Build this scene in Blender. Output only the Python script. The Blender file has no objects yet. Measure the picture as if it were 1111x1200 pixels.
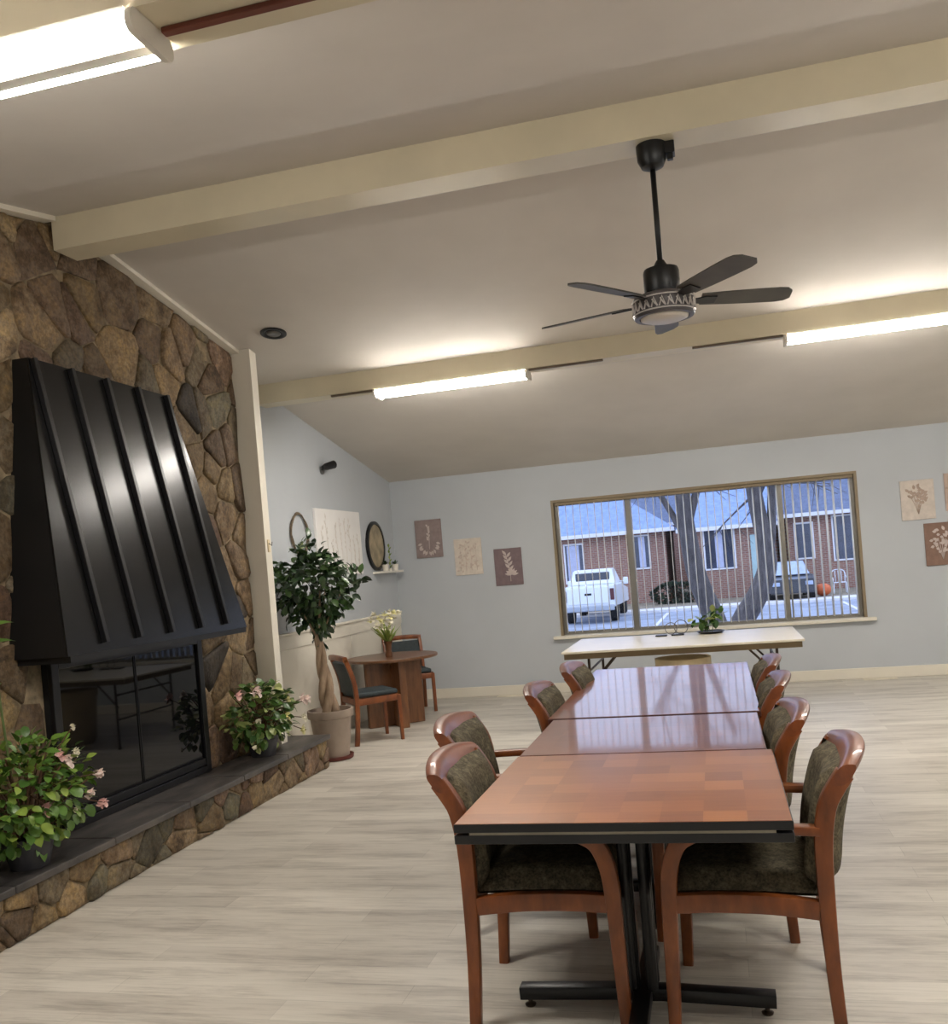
import bpy, bmesh, math, random
from mathutils import Vector, Matrix
import numpy as np

D = bpy.data
SC = bpy.context.scene
COL = SC.collection
PI = math.pi

# ------------------------------------------------------------------ camera
YAW, PITCH, ROLL, FPX = -0.251409457, 0.005996953, -0.081678303, 1105.0
def cam_rot(y, p, r):
    B = Matrix(((1, 0, 0), (0, 0, -1), (0, 1, 0)))
    Ry = Matrix(((math.cos(y), -math.sin(y), 0), (math.sin(y), math.cos(y), 0), (0, 0, 1)))
    Rp = Matrix(((1, 0, 0), (0, math.cos(p), -math.sin(p)), (0, math.sin(p), math.cos(p))))
    Rr = Matrix(((math.cos(r), -math.sin(r), 0), (math.sin(r), math.cos(r), 0), (0, 0, 1)))
    return Rr @ Rp @ B @ Ry
Rc = cam_rot(YAW, PITCH, ROLL)
cd = D.cameras.new('camera'); co = D.objects.new('camera', cd); COL.objects.link(co)
M3 = Matrix((Rc[0], -Vector(Rc[1]), -Vector(Rc[2]))).transposed()
co.matrix_world = Matrix.Translation((0, 0, 1.55)) @ M3.to_4x4()
cd.sensor_fit = 'HORIZONTAL'; cd.sensor_width = 36.0; cd.lens = 36.0 * FPX / 1111.0
cd.shift_x = 0.0; cd.shift_y = 72.0 / 1111.0
cd.clip_end = 400
SC.camera = co

# ------------------------------------------------------------------ world, exposure
W = D.worlds.new('world'); SC.world = W; W.use_nodes = True
bg = W.node_tree.nodes['Background']
bg.inputs[0].default_value = (0.56, 0.66, 0.92, 1); bg.inputs[1].default_value = 0.74
SC.view_settings.view_transform = 'Standard'; SC.view_settings.look = 'None'
SC.view_settings.exposure = 1.63; SC.view_settings.gamma = 1.0
SC.view_settings.use_curve_mapping = False
LAMP_STRENGTH = 24.0
LAMP_COLOR = (1.0, 0.942, 0.865)

# ------------------------------------------------------------------ material helpers
def lin(c):
    return tuple(((v / 255.0) / 12.92 if v / 255.0 <= 0.04045 else ((v / 255.0 + 0.055) / 1.055) ** 2.4) for v in c)
def rgba(c): return (*lin(c), 1.0)
class NT:
    def __init__(s, name):
        s.m = D.materials.new(name); s.m.use_nodes = True
        s.t = s.m.node_tree; s.b = s.t.nodes['Principled BSDF']
        s.out = s.t.nodes['Material Output']
    def n(s, typ, **kw):
        nd = s.t.nodes.new(typ)
        for k, v in kw.items(): setattr(nd, k, v)
        return nd
    def l(s, a, b): s.t.links.new(a, b)
    def coord(s, scale=(1, 1, 1), kind='Object', rot=(0, 0, 0)):
        tc = s.n('ShaderNodeTexCoord'); mp = s.n('ShaderNodeMapping')
        mp.inputs['Scale'].default_value = scale; mp.inputs['Rotation'].default_value = rot
        s.l(tc.outputs[kind], mp.inputs[0]); return mp.outputs[0]
    def noise(s, vec, scale, detail=4, rough=0.55):
        nd = s.n('ShaderNodeTexNoise'); nd.inputs['Scale'].default_value = scale
        nd.inputs['Detail'].default_value = detail; nd.inputs['Roughness'].default_value = rough
        s.l(vec, nd.inputs['Vector']); return nd.outputs['Fac']
    def ramp(s, fac, stops):
        r = s.n('ShaderNodeValToRGB'); e = r.color_ramp.elements
        while len(e) < len(stops): e.new(0.5)
        for i, (p, c) in enumerate(stops): e[i].position = p; e[i].color = rgba(c)
        s.l(fac, r.inputs[0]); return r.outputs[0]
    def mix(s, fac, a, b, mode='MIX'):
        nd = s.n('ShaderNodeMix', data_type='RGBA', blend_type=mode)
        for sock, v in ((nd.inputs[0], fac), (nd.inputs[6], a), (nd.inputs[7], b)):
            if hasattr(v, 'is_output'): s.l(v, sock)
            elif isinstance(v, (int, float)): sock.default_value = v
            else: sock.default_value = v
        return nd.outputs[2]
    def bump(s, h, strength=0.3, dist=0.01):
        b = s.n('ShaderNodeBump'); b.inputs['Strength'].default_value = strength
        b.inputs['Distance'].default_value = dist
        s.l(h, b.inputs['Height']); s.l(b.outputs[0], s.b.inputs['Normal'])
    def col(s, v):
        if hasattr(v, 'is_output'): s.l(v, s.b.inputs['Base Color'])
        else: s.b.inputs['Base Color'].default_value = v
    def set(s, rough=0.5, metal=0.0, spec=0.5, coat=0.0):
        s.b.inputs['Roughness'].default_value = rough; s.b.inputs['Metallic'].default_value = metal
        s.b.inputs['Specular IOR Level'].default_value = spec; s.b.inputs['Coat Weight'].default_value = coat
        return s
def plain(name, c, rough=0.5, metal=0.0, spec=0.5, var=0.06, vscale=6.0, bump=0.0, coat=0.0):
    k = NT(name); v = k.coord()
    n = k.noise(v, vscale)
    d = tuple(max(0, x * (1 - var)) for x in c); u = tuple(min(255, x * (1 + var)) for x in c)
    k.col(k.ramp(n, [(0.3, d), (0.7, u)])); k.set(rough, metal, spec, coat)
    if bump: k.bump(k.noise(v, vscale * 8), bump, 0.005)
    return k.m
def emissive(name, c, strength):
    k = NT(name); k.b.inputs['Base Color'].default_value = (0.8, 0.8, 0.8, 1)
    k.b.inputs['Emission Color'].default_value = (*c, 1); k.b.inputs['Emission Strength'].default_value = strength
    return k.m
def wood(name, dark, mid, light, rough=0.35, scale=(3, 26, 26), coat=0.15):
    k = NT(name); v = k.coord(scale)
    n = k.noise(v, 1.6, 5, 0.6)
    k.col(k.ramp(n, [(0.25, dark), (0.5, mid), (0.78, light)])); k.set(rough, coat=coat)
    return k.m

M = {}
# floor: grey-beige wood-look vinyl planks running across the room
k = NT('vinyl_planks'); v = k.coord()
br = k.n('ShaderNodeTexBrick'); br.offset = 0.37; br.offset_frequency = 2; br.squash = 1.0
for nm, val in (('Scale', 1.0), ('Mortar Size', 0.0012), ('Brick Width', 1.22), ('Row Height', 0.152), ('Bias', 0.0), ('Mortar Smooth', 0.1)): br.inputs[nm].default_value = val
br.inputs['Color1'].default_value = rgba((220, 214, 202)); br.inputs['Color2'].default_value = rgba((168, 160, 149)); br.inputs['Mortar'].default_value = rgba((126, 119, 110))
k.l(v, br.inputs['Vector'])
g1 = k.noise(k.coord((1.1, 7, 1)), 1.35, 8, 0.7)
g2 = k.noise(k.coord((2.2, 46, 1)), 1.5, 5, 0.6)
c1 = k.ramp(g1, [(0.36, (126, 120, 112)), (0.44, (174, 168, 159)), (0.51, (212, 207, 196)), (0.72, (230, 226, 216))])
c2 = k.ramp(g2, [(0.32, (138, 132, 122)), (0.52, (206, 201, 190)), (0.8, (222, 217, 207))])
cc = k.mix(0.42, c1, c2); cc = k.mix(0.42, cc, br.outputs['Color'])
k.col(cc); k.set(0.42, spec=0.4); k.bump(g2, 0.06, 0.003); M['floor'] = k.m

M['ceiling'] = plain('ceiling_paint', (208, 202, 194), 0.75, spec=0.3, var=0.02, vscale=1.5)
M['beam'] = plain('beam_paint', (212, 202, 176), 0.30, spec=0.5, var=0.03, vscale=2.0, bump=0.08)
M['wall'] = plain('blue_grey_paint', (190, 195, 200), 0.6, spec=0.3, var=0.015, vscale=1.2)
M['cream'] = plain('cream_paint', (228, 222, 208), 0.45, var=0.02, vscale=2)
M['white'] = plain('white_paint', (235, 230, 218), 0.4, var=0.01)
M['reveal'] = plain('tan_paint', (140, 124, 98), 0.5, var=0.03)
M['alu'] = plain('window_frame_metal', (146, 143, 136), 0.4, metal=0.3, var=0.04)
M['slat'] = plain('blind_vinyl', (240, 238, 230), 0.5, var=0.02)
M['black_metal'] = plain('black_metal', (20, 20, 22), 0.36, metal=0.0, spec=0.4, var=0.1)
M['hood'] = plain('hood_black_enamel', (26, 26, 27), 0.25, metal=0.4, spec=0.5, var=0.12, vscale=2.5)
M['hood_side'] = plain('hood_black_flat', (16, 16, 17), 0.45, spec=0.4, var=0.1)
M['soot'] = plain('firebox_black', (12, 12, 12), 0.7, var=0.2)
M['fan_dark'] = plain('fan_dark_bronze', (30, 31, 32), 0.35, metal=0.3, var=0.1)
M['blade'] = plain('fan_blade_grey', (74, 72, 66), 0.45, var=0.1)
M['lens'] = plain('frosted_lens', (205, 200, 190), 0.3, var=0.02)
M['wood'] = wood('cherry_chair_wood', (86, 42, 14), (120, 62, 22), (146, 82, 34), 0.38, (9, 9, 3))
M['wood_crest'] = wood('cherry_crest_wood', (90, 44, 20), (122, 64, 30), (148, 86, 44), 0.36, (9, 3, 9), coat=0.25)
M['wood_walnut'] = wood('round_table_walnut', (74, 46, 28), (104, 68, 42), (130, 90, 58), 0.35, (3, 20, 20))
M['wood_walnut_v'] = wood('round_table_walnut_upright', (84, 50, 28), (118, 76, 44), (140, 96, 60), 0.35, (14, 14, 2))
M['edge_black'] = plain('table_edge_black', (22, 22, 24), 0.35, var=0.1)
M['edge_red'] = plain('table_edge_brown', (70, 34, 24), 0.35, var=0.1)
M['seat_blue'] = plain('dark_teal_fabric', (44, 54, 58), 0.7, var=0.15, vscale=40)
M['seat_edge'] = plain('grey_piping', (140, 140, 140), 0.6)
k = NT('olive_pattern_fabric'); v = k.coord()
a = k.noise(v, 34, 3, 0.7); b2 = k.noise(v, 120, 2, 0.6)
k.col(k.mix(0.45, k.ramp(a, [(0.36, (52, 46, 36)), (0.52, (92, 84, 66)), (0.66, (126, 116, 92))]), k.ramp(b2, [(0.35, (50, 46, 38)), (0.65, (120, 112, 92))])))
k.set(0.85, spec=0.2); k.bump(b2, 0.3, 0.003); M['fabric'] = k.m
# parquet squares
def parquet(name, stops, grain):
    k = NT(name); v = k.coord((1 / 0.128, 1 / 0.128, 1))
    fl = k.n('ShaderNodeVectorMath', operation='FLOOR'); k.l(v, fl.inputs[0])
    wn = k.n('ShaderNodeTexWhiteNoise', noise_dimensions='2D'); k.l(fl.outputs[0], wn.inputs['Vector'])
    gr = k.noise(k.coord((3, 40, 1)), 2.0, 4)
    pc = k.ramp(wn.outputs['Value'], [(0.0, stops[0]), (0.5, stops[1]), (1.0, stops[2])])
    k.col(k.mix(0.3, pc, k.ramp(gr, [(0.3, grain[0]), (0.7, grain[1])]))); k.set(0.3, spec=0.45, coat=0.6)
    k.b.inputs['Coat Roughness'].default_value = 0.06; return k.m
M['parquet'] = parquet('parquet_top', [(132, 72, 28), (158, 92, 40), (182, 114, 54)], [(136, 76, 32), (172, 104, 50)])
M['parquet_red'] = parquet('reddish_parquet_top', [(120, 64, 40), (130, 72, 46), (142, 82, 52)], [(114, 62, 40), (142, 82, 54)])
# stone: one colour per stone (colour attribute) mottled by noise
def stone_mat(name):
    k = NT(name); at = k.n('ShaderNodeVertexColor', layer_name='stone'); v = k.coord()
    n1 = k.noise(v, 6.5, 7, 0.68); n2 = k.noise(v, 38, 4, 0.7)
    c = k.mix(0.9, at.outputs[0], k.ramp(n1, [(0.33, (112, 98, 86)), (0.44, (186, 168, 144)), (0.52, (214, 206, 198)), (0.60, (232, 214, 180)), (0.7, (255, 248, 236))]), 'MULTIPLY')
    c = k.mix(0.5, c, k.ramp(n2, [(0.38, (104, 98, 90)), (0.6, (255, 250, 240))]), 'MULTIPLY')
    c = k.mix(1.0, c, (1.12, 1.14, 1.20, 1), 'MULTIPLY'); k.col(c); k.set(0.7, spec=0.3); k.bump(n2, 0.55, 0.012); return k.m
M['stone'] = stone_mat('field_stone')
M['mortar'] = plain('mortar', (134, 120, 98), 0.9, spec=0.2, var=0.25, vscale=14, bump=0.4)
k = NT('slate_slab'); v = k.coord((4, 1.2, 1))
n = k.noise(v, 2.4, 6, 0.6); k.col(k.ramp(n, [(0.3, (48, 46, 46)), (0.5, (76, 72, 70)), (0.75, (108, 100, 94))])); k.set(0.42, spec=0.5); k.bump(k.noise(v, 8, 5), 0.3, 0.006); M['slate'] = k.m
# dark fireplace glass, window glass
k = NT('dark_fire_glass'); k.col((0.004, 0.004, 0.005, 1)); k.set(0.03, spec=0.28); M['fire_glass'] = k.m
k = NT('window_glass'); t = k.t
tr = k.n('ShaderNodeBsdfTransparent'); gl = k.n('ShaderNodeBsdfGlossy'); gl.inputs['Roughness'].default_value = 0.02
tr.inputs[0].default_value = (0.97, 0.98, 0.99, 1)
fr = k.n('ShaderNodeFresnel'); fr.inputs['IOR'].default_value = 1.25; mx = k.n('ShaderNodeMixShader')
k.l(fr.outputs[0], mx.inputs[0]); k.l(tr.outputs[0], mx.inputs[1]); k.l(gl.outputs[0], mx.inputs[2]); k.l(mx.outputs[0], k.out.inputs[0]); M['glass'] = k.m
M['diffuser'] = emissive('lamp_diffuser', LAMP_COLOR, LAMP_STRENGTH)
M['lamp_white'] = plain('lamp_housing_white', (226, 220, 208), 0.4, var=0.01)
M['conduit'] = plain('red_brown_strip', (110, 56, 40), 0.5)
M['laminate'] = plain('cream_laminate', (226, 218, 200), 0.3, var=0.02, coat=0.1)
M['laminate_edge'] = plain('table_brown_edge', (112, 94, 66), 0.5)
M['leg_brown'] = plain('brown_steel', (62, 50, 40), 0.4, metal=0.3)
M['tub'] = plain('tan_planter', (212, 194, 158), 0.55, var=0.04)
M['taupe_pot'] = plain('taupe_pot', (158, 142, 128), 0.6, var=0.05)
M['maroon'] = plain('maroon_saucer', (96, 40, 32), 0.5)
M['soil'] = plain('soil', (48, 36, 28), 0.95, var=0.3, vscale=30)
M['grey_pot'] = plain('dark_grey_pot', (66, 66, 70), 0.5)
M['vase'] = plain('brown_vase', (92, 58, 34), 0.3)
M['trunk'] = wood('ficus_bark', (112, 92, 74), (158, 134, 110), (190, 168, 142), 0.75, (12, 12, 2), coat=0)
M['bark'] = wood('tree_bark', (58, 54, 54), (86, 80, 78), (112, 106, 104), 0.9, (10, 10, 2), coat=0)
M['stem'] = plain('green_stem', (84, 100, 52), 0.6)
M['brown_stem'] = plain('dry_stem', (92, 66, 46), 0.8)
def leafmat(name, dark, mid, light, rough=0.35):
    k = NT(name); gi = k.n('ShaderNodeNewGeometry')
    k.col(k.ramp(gi.outputs['Random Per Island'], [(0.0, dark), (0.55, mid), (1.0, light)])); k.set(rough, spec=0.55); return k.m
M['leaf_dark'] = leafmat('ficus_leaf', (22, 42, 22), (38, 64, 32), (72, 98, 52), 0.3)
M['leaf_mid'] = leafmat('begonia_leaf', (58, 92, 34), (92, 128, 48), (140, 160, 70), 0.4)
M['leaf_mid2'] = leafmat('begonia_leaf_mixed', (44, 78, 34), (78, 112, 46), (170, 176, 110), 0.4)
M['leaf_pale'] = leafmat('pale_leaf', (110, 140, 60), (150, 170, 80), (190, 200, 120), 0.45)
M['hedge'] = leafmat('hedge_leaf', (26, 40, 28), (40, 56, 38), (56, 70, 48), 0.7)
M['pink'] = plain('pink_petals', (250, 222, 214), 0.5, var=0.08, vscale=30)
M['pink_deep'] = plain('deep_pink_petals', (245, 198, 192), 0.5, var=0.08, vscale=30)
M['petal_white'] = plain('white_petals', (240, 234, 212), 0.5, var=0.04)
M['petal_yellow'] = plain('pale_yellow_petals', (238, 232, 176), 0.5, var=0.04)
M['mauve'] = plain('mauve_canvas', (146, 130, 128), 0.75, var=0.05, vscale=20)
M['mauve_dark'] = plain('dark_mauve_canvas', (124, 106, 108), 0.75, var=0.05, vscale=20)
M['cream_canvas'] = plain('cream_canvas', (212, 202, 190), 0.75, var=0.04, vscale=20)
M['ivory_canvas'] = plain('ivory_canvas', (208, 198, 188), 0.75, var=0.04, vscale=20)
M['brown_canvas'] = plain('brown_canvas', (136, 108, 94), 0.75, var=0.05, vscale=20)
M['pink_canvas'] = plain('pinkish_canvas', (190, 168, 156), 0.75, var=0.05, vscale=20)
M['relief_white'] = plain('plaster_relief', (198, 184, 178), 0.7, var=0.05)
M['relief_cream'] = plain('cream_relief', (200, 184, 172), 0.7, var=0.05)
M['relief_tan'] = plain('tan_relief', (178, 158, 144), 0.7, var=0.05)
M['canvas_white'] = plain('white_canvas', (238, 236, 234), 0.7, var=0.01)
M['sketch'] = plain('grey_sketch', (220, 214, 208), 0.7, var=0.06, vscale=30)
M['twig'] = plain('twig_wreath', (112, 98, 80), 0.8, var=0.2, vscale=40)
M['mirror_face'] = plain('tan_plaque', (160, 146, 118), 0.35, var=0.2, vscale=9)
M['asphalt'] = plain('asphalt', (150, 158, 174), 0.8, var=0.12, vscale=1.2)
M['kerb'] = plain('pale_concrete', (222, 220, 220), 0.8, var=0.04)
M['lawn'] = plain('dormant_lawn', (140, 130, 112), 0.9, var=0.2, vscale=3)
k = NT('house_brick'); v = k.coord((1, 1, 1), rot=(PI / 2, 0, 0))
br = k.n('ShaderNodeTexBrick'); br.inputs['Scale'].default_value = 1.0
for nm, val in (('Mortar Size', 0.012), ('Brick Width', 0.24), ('Row Height', 0.085)): br.inputs[nm].default_value = val
br.inputs['Color1'].default_value = rgba((164, 118, 98)); br.inputs['Color2'].default_value = rgba((140, 96, 80)); br.inputs['Mortar'].default_value = rgba((170, 156, 148))
k.l(v, br.inputs['Vector']); k.col(br.outputs[0]); k.set(0.85); M['brick'] = k.m
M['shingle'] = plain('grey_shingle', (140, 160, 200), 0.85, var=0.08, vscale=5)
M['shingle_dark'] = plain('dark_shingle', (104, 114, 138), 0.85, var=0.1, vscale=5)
M['fascia'] = plain('white_fascia', (232, 232, 236), 0.6, var=0.02)
M['house_pane'] = plain('house_pane', (52, 58, 78), 0.15, spec=0.8, var=0.2, vscale=2)
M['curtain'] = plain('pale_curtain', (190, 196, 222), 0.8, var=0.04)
M['teal_door'] = plain('pale_teal_door', (178, 206, 208), 0.6, var=0.03)
M['truck_white'] = plain('truck_white', (236, 240, 244), 0.3, var=0.01, coat=0.3)
M['car_glass'] = plain('car_glass', (40, 48, 60), 0.1, spec=0.8)
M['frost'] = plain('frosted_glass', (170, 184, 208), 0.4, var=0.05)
M['car_dark'] = plain('car_dark', (44, 46, 54), 0.3, coat=0.3)
M['tyre'] = plain('tyre', (26, 26, 28), 0.85)
M['chrome'] = plain('bumper_grey', (176, 182, 190), 0.3, metal=0.6, var=0.03)
M['red_lamp'] = plain('tail_lamp_red', (90, 40, 44), 0.3)
M['orange'] = plain('orange_skin', (214, 108, 62), 0.6, var=0.08)
M['chair_white'] = plain('white_plastic', (224, 228, 234), 0.5)
M['pewter'] = plain('pewter', (120, 118, 116), 0.3, metal=0.7)
M['hinge'] = plain('hinge_grey', (150, 142, 124), 0.5)
M['ring_grey'] = plain('ring_grey_metal', (84, 80, 80), 0.4, metal=0.3)
M['silver'] = plain('silver_scroll', (206, 200, 196), 0.35, metal=0.2, var=0.02)
M['strip_dark'] = plain('dull_brown_strip', (104, 90, 74), 0.5)
M['vent_white'] = plain('register_white', (226, 218, 200), 0.45)

# ------------------------------------------------------------------ geometry helpers
def new(): return bmesh.new()
def obj(name, bm, m, parent=None, smooth=False, loc=None, rotz=0):
    me = D.meshes.new(name); bmesh.ops.recalc_face_normals(bm, faces=bm.faces); bm.to_mesh(me); bm.free()
    for mm in (m if isinstance(m, (list, tuple)) else [m]): me.materials.append(mm)
    if smooth:
        for p in me.polygons: p.use_smooth = True
        if smooth == 'auto': me.set_sharp_from_angle(angle=math.radians(38))
    o = D.objects.new(name, me); COL.objects.link(o)
    if parent: o.parent = parent
    if loc: o.location = loc
    if rotz: o.rotation_euler = (0, 0, rotz)
    return o
def tag(o, label, cat, group=None):
    o['label'] = label; o['category'] = cat
    if group: o['group'] = group
    return o
def thing(name, label, cat, loc=(0, 0, 0), rotz=0, group=None):
    o = D.objects.new(name, None); COL.objects.link(o); o.empty_display_size = 0.1
    o.location = loc; o.rotation_euler = (0, 0, rotz)
    return tag(o, label, cat, group)
def struct(name, bm, m, parent=None, smooth=False, label=None):
    o = obj(name, bm, m, parent, smooth)
    if not parent: o['kind'] = 'structure'
    if label: o['label'] = label
    return o
def dup(root, loc, rotz, label=None, group=None):
    r = root.copy(); COL.objects.link(r); r.location = loc; r.rotation_euler = (0, 0, rotz)
    if label: r['label'] = label
    if group: r['group'] = group
    for ch in list(root.children):
        c = ch.copy(); COL.objects.link(c); c.parent = r
        for g in ch.children:
            d = g.copy(); COL.objects.link(d); d.parent = c
    return r
def box(bm, c, s, bev=0.0, rz=0.0, seg=2, mi=0):
    mt = Matrix.Translation(c) @ Matrix.Rotation(rz, 4, 'Z') @ Matrix.Diagonal((*s, 1))
    r = bmesh.ops.create_cube(bm, size=1.0, matrix=mt)
    fs = {f for v in r['verts'] for f in v.link_faces}
    for f in fs: f.material_index = mi
    if bev:
        es = list({e for v in r['verts'] for e in v.link_edges})
        bmesh.ops.bevel(bm, geom=es, offset=bev, segments=seg, affect='EDGES', profile=0.5)
def bx(bm, a, b, bev=0.0, seg=2, mi=0):
    box(bm, [(a[i] + b[i]) / 2 for i in range(3)], [abs(b[i] - a[i]) for i in range(3)], bev, 0, seg, mi)
def ring_loft(bm, rings, cap=True, closed=False):
    vs = [[bm.verts.new(p) for p in r] for r in rings]; n = len(vs[0])
    m = len(vs)
    for i in range(m if closed else m - 1):
        a, b = vs[i], vs[(i + 1) % m]
        for j in range(n): bm.faces.new((a[j], a[(j + 1) % n], b[(j + 1) % n], b[j]))
    if cap and not closed:
        bm.faces.new(vs[0][::-1]); bm.faces.new(vs[-1])
    return vs
def tube(bm, pts, r, n=8, closed=False):
    pts = [Vector(p) for p in pts]; rs = r if isinstance(r, (list, tuple)) else [r] * len(pts)
    rings = []; up = None; m = len(pts)
    for i, p in enumerate(pts):
        a = pts[(i - 1) % m] if (closed or i > 0) else p; b = pts[(i + 1) % m] if (closed or i < m - 1) else p
        t = (b - a).normalized()
        if up is None: up = Vector((0, 0, 1)) if abs(t.z) < 0.9 else Vector((1, 0, 0))
        u = (up - t * up.dot(t)).normalized(); w = t.cross(u); up = u
        rings.append([p + (u * math.cos(q) + w * math.sin(q)) * rs[i] for q in (2 * PI * j / n for j in range(n))])
    ring_loft(bm, rings, True, closed)
def rrect(hw, ht, r, k=2):
    r = min(r, hw * 0.95, ht * 0.95); o = []
    for cx, cy, a0 in ((hw - r, ht - r, 0), (-hw + r, ht - r, PI / 2), (-hw + r, -ht + r, PI), (hw - r, -ht + r, 1.5 * PI)):
        for i in range(k + 1):
            a = a0 + PI / 2 * i / k; o.append((cx + r * math.cos(a), cy + r * math.sin(a)))
    return o
def sweep(bm, pts, hw, ht, side=(0, 1, 0), r=0.006, k=2):
    """rounded-rectangle section; hw along the fixed side axis, ht across it"""
    pts = [Vector(p) for p in pts]; m = len(pts); S = Vector(side)
    H = hw if isinstance(hw, (list, tuple)) else [hw] * m; T = ht if isinstance(ht, (list, tuple)) else [ht] * m
    rings = []
    for i, p in enumerate(pts):
        t = (pts[min(i + 1, m - 1)] - pts[max(i - 1, 0)]).normalized()
        s = (S - t * S.dot(t)).normalized(); nrm = t.cross(s)
        rings.append([p + s * a + nrm * b for a, b in rrect(H[i], T[i], r, k)])
    ring_loft(bm, rings)
def smooth_path(pts, n=4):
    pts = [Vector(p) for p in pts]; o = []
    for i in range(len(pts) - 1):
        p0 = pts[max(i - 1, 0)]; p1 = pts[i]; p2 = pts[i + 1]; p3 = pts[min(i + 2, len(pts) - 1)]
        for j in range(n):
            t = j / n
            o.append(0.5 * ((2 * p1) + (p2 - p0) * t + (2 * p0 - 5 * p1 + 4 * p2 - p3) * t * t + (3 * p1 - p0 - 3 * p2 + p3) * t ** 3))
    o.append(pts[-1]); return o
def lathe(bm, prof, n=28, c=(0, 0, 0), cap=True):
    ring_loft(bm, [[(c[0] + r * math.cos(2 * PI * j / n), c[1] + r * math.sin(2 * PI * j / n), c[2] + z) for j in range(n)] for r, z in prof], cap)
def cyl(bm, p0, p1, r, n=12): tube(bm, [p0, p1], r, n)
def prism(bm, poly, f0, f1):
    a = [bm.verts.new(f0(*p)) for p in poly]; b = [bm.verts.new(f1(*p)) for p in poly]; n = len(poly)
    bm.faces.new(a[::-1]); bm.faces.new(b)
    for i in range(n): bm.faces.new((a[i], a[(i + 1) % n], b[(i + 1) % n], b[i]))
def rot_to(d):
    return Vector(d).normalized().to_track_quat('X', 'Z').to_matrix()
def leaf(bm, p, d, L, w, roll=0.0, droop=0.25, cup=0.15, rnd=False):
    """a pointed leaf blade from p along d: two folded halves of three quads"""
    R = rot_to(d) @ Matrix.Rotation(roll, 3, 'X'); p = Vector(p)
    prof = ((0, 0.04), (0.22, 0.75), (0.5, 1.0), (0.78, 0.66), (1.0, 0.03)) if not rnd else ((0, 0.2), (0.2, 0.9), (0.5, 1.08), (0.8, 0.85), (1.0, 0.15))
    rows = []
    for t, q in prof:
        z = -droop * L * t * t
        rows.append([bm.verts.new(p + R @ Vector((t * L, s * w * q, z + (cup * w * q if s else 0)))) for s in (-1, 0, 1)])
    for a, b in zip(rows, rows[1:]):
        bm.faces.new((a[0], a[1], b[1], b[0])); bm.faces.new((a[1], a[2], b[2], b[1]))
def rdir(rng, up=0.0):
    while True:
        v = Vector((rng.uniform(-1, 1), rng.uniform(-1, 1), rng.uniform(-1, 1)))
        if 0.05 < v.length < 1: v.normalize(); v.z += up; return v.normalized()
def sphere(bm, c, r, s=(1, 1, 1), u=10, v=7):
    bmesh.ops.create_uvsphere(bm, u_segments=u, v_segments=v, radius=r, matrix=Matrix.Translation(c) @ Matrix.Diagonal((*s, 1)))

# ------------------------------------------------------------------ room shell
WX0, WX1, WY0, WY1 = -3.8, 5.6, -1.23, 10.98
RY, RZ, EZ = 4.875, 3.807, 2.68           # ridge and eaves
SL = (RZ - EZ) / (WY1 - RY)
def cz(y): return RZ - SL * abs(y - RY)

bm = new(); bx(bm, (WX0 - .2, WY0 - .2, -.12), (WX1 + .2, WY1 + .15, 0)); struct('floor', bm, M['floor'])
bm = new()
for s in (-1, 1):
    y1 = RY + s * (WY1 - RY + .18); z1 = RZ - SL * (WY1 - RY + .18)
    prism(bm, [(RY, RZ), (y1, z1), (y1, z1 + .14), (RY, RZ + .14)], lambda y, z: (WX0 - .2, y, z), lambda y, z: (WX1 + .2, y, z))
struct('ceiling', bm, M['ceiling'])
gab = [(WY0, 0), (WY1, 0), (WY1, EZ), (RY, RZ), (WY0, EZ)]
bm = new(); prism(bm, gab, lambda y, z: (WX0 - .15, y, z), lambda y, z: (WX0, y, z)); struct('wall_left', bm, M['wall'])
bm = new(); prism(bm, gab, lambda y, z: (WX1, y, z), lambda y, z: (WX1 + .15, y, z)); struct('wall_right', bm, M['wall'])
bm = new(); bx(bm, (WX0, WY0 - .15, 0), (WX1, WY0, EZ)); struct('wall_near', bm, M['wall'])
# back wall with the window opening
OX0, OX1, OZ0, OZ1 = -1.825, 1.545, 0.665, 2.262
bm = new()
bx(bm, (WX0, WY1, 0), (OX0, WY1 + .15, EZ)); bx(bm, (OX1, WY1, 0), (WX1, WY1 + .15, EZ))
bx(bm, (OX0, WY1, 0), (OX1, WY1 + .15, OZ0)); bx(bm, (OX0, WY1, OZ1), (OX1, WY1 + .15, EZ))
struct('wall_back', bm, M['wall'])
bm = new(); bx(bm, (WX0 + .02, WY1 - .018, 0), (WX1 - .02, WY1, .117), .006); struct('baseboard_back', bm, M['cream'])
# wainscot and chair rail on the left wall beyond the stone
bm = new(); bx(bm, (WX0, 7.0, 0), (WX0 + .012, WY1 - .02, .95))
for i in range(4): bx(bm, (WX0 + .012, 7.5 + i * .9, .12), (WX0 + .015, 7.51 + i * .9, .95))
struct('trim_1', bm, M['cream'])
bm = new(); bx(bm, (WX0, 7.0, .95), (WX0 + .022, WY1 - .02, 1.075), .004); bx(bm, (WX0, 7.0, 1.075), (WX0 + .04, WY1 - .02, 1.10), .006)
struct('trim_2', bm, M['cream'])
# ceiling beams
for i, (y0, y1, z) in enumerate(((4.77, 4.98, 3.596), (7.6, 7.8, 3.135), (2.28, 2.5, 3.135))):
    bm = new(); x0 = -3.59 if i == 0 else WX0
    prism(bm, [(y0, z), (y1, z), (y1, cz(y1) + .02), ((y0 + y1) / 2, cz((y0 + y1) / 2) + .02), (y0, cz(y0) + .02)], lambda y, z: (x0, y, z), lambda y, z: (WX1, y, z))
    struct('trim_%d' % (3 + i), bm, M['beam'])
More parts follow.
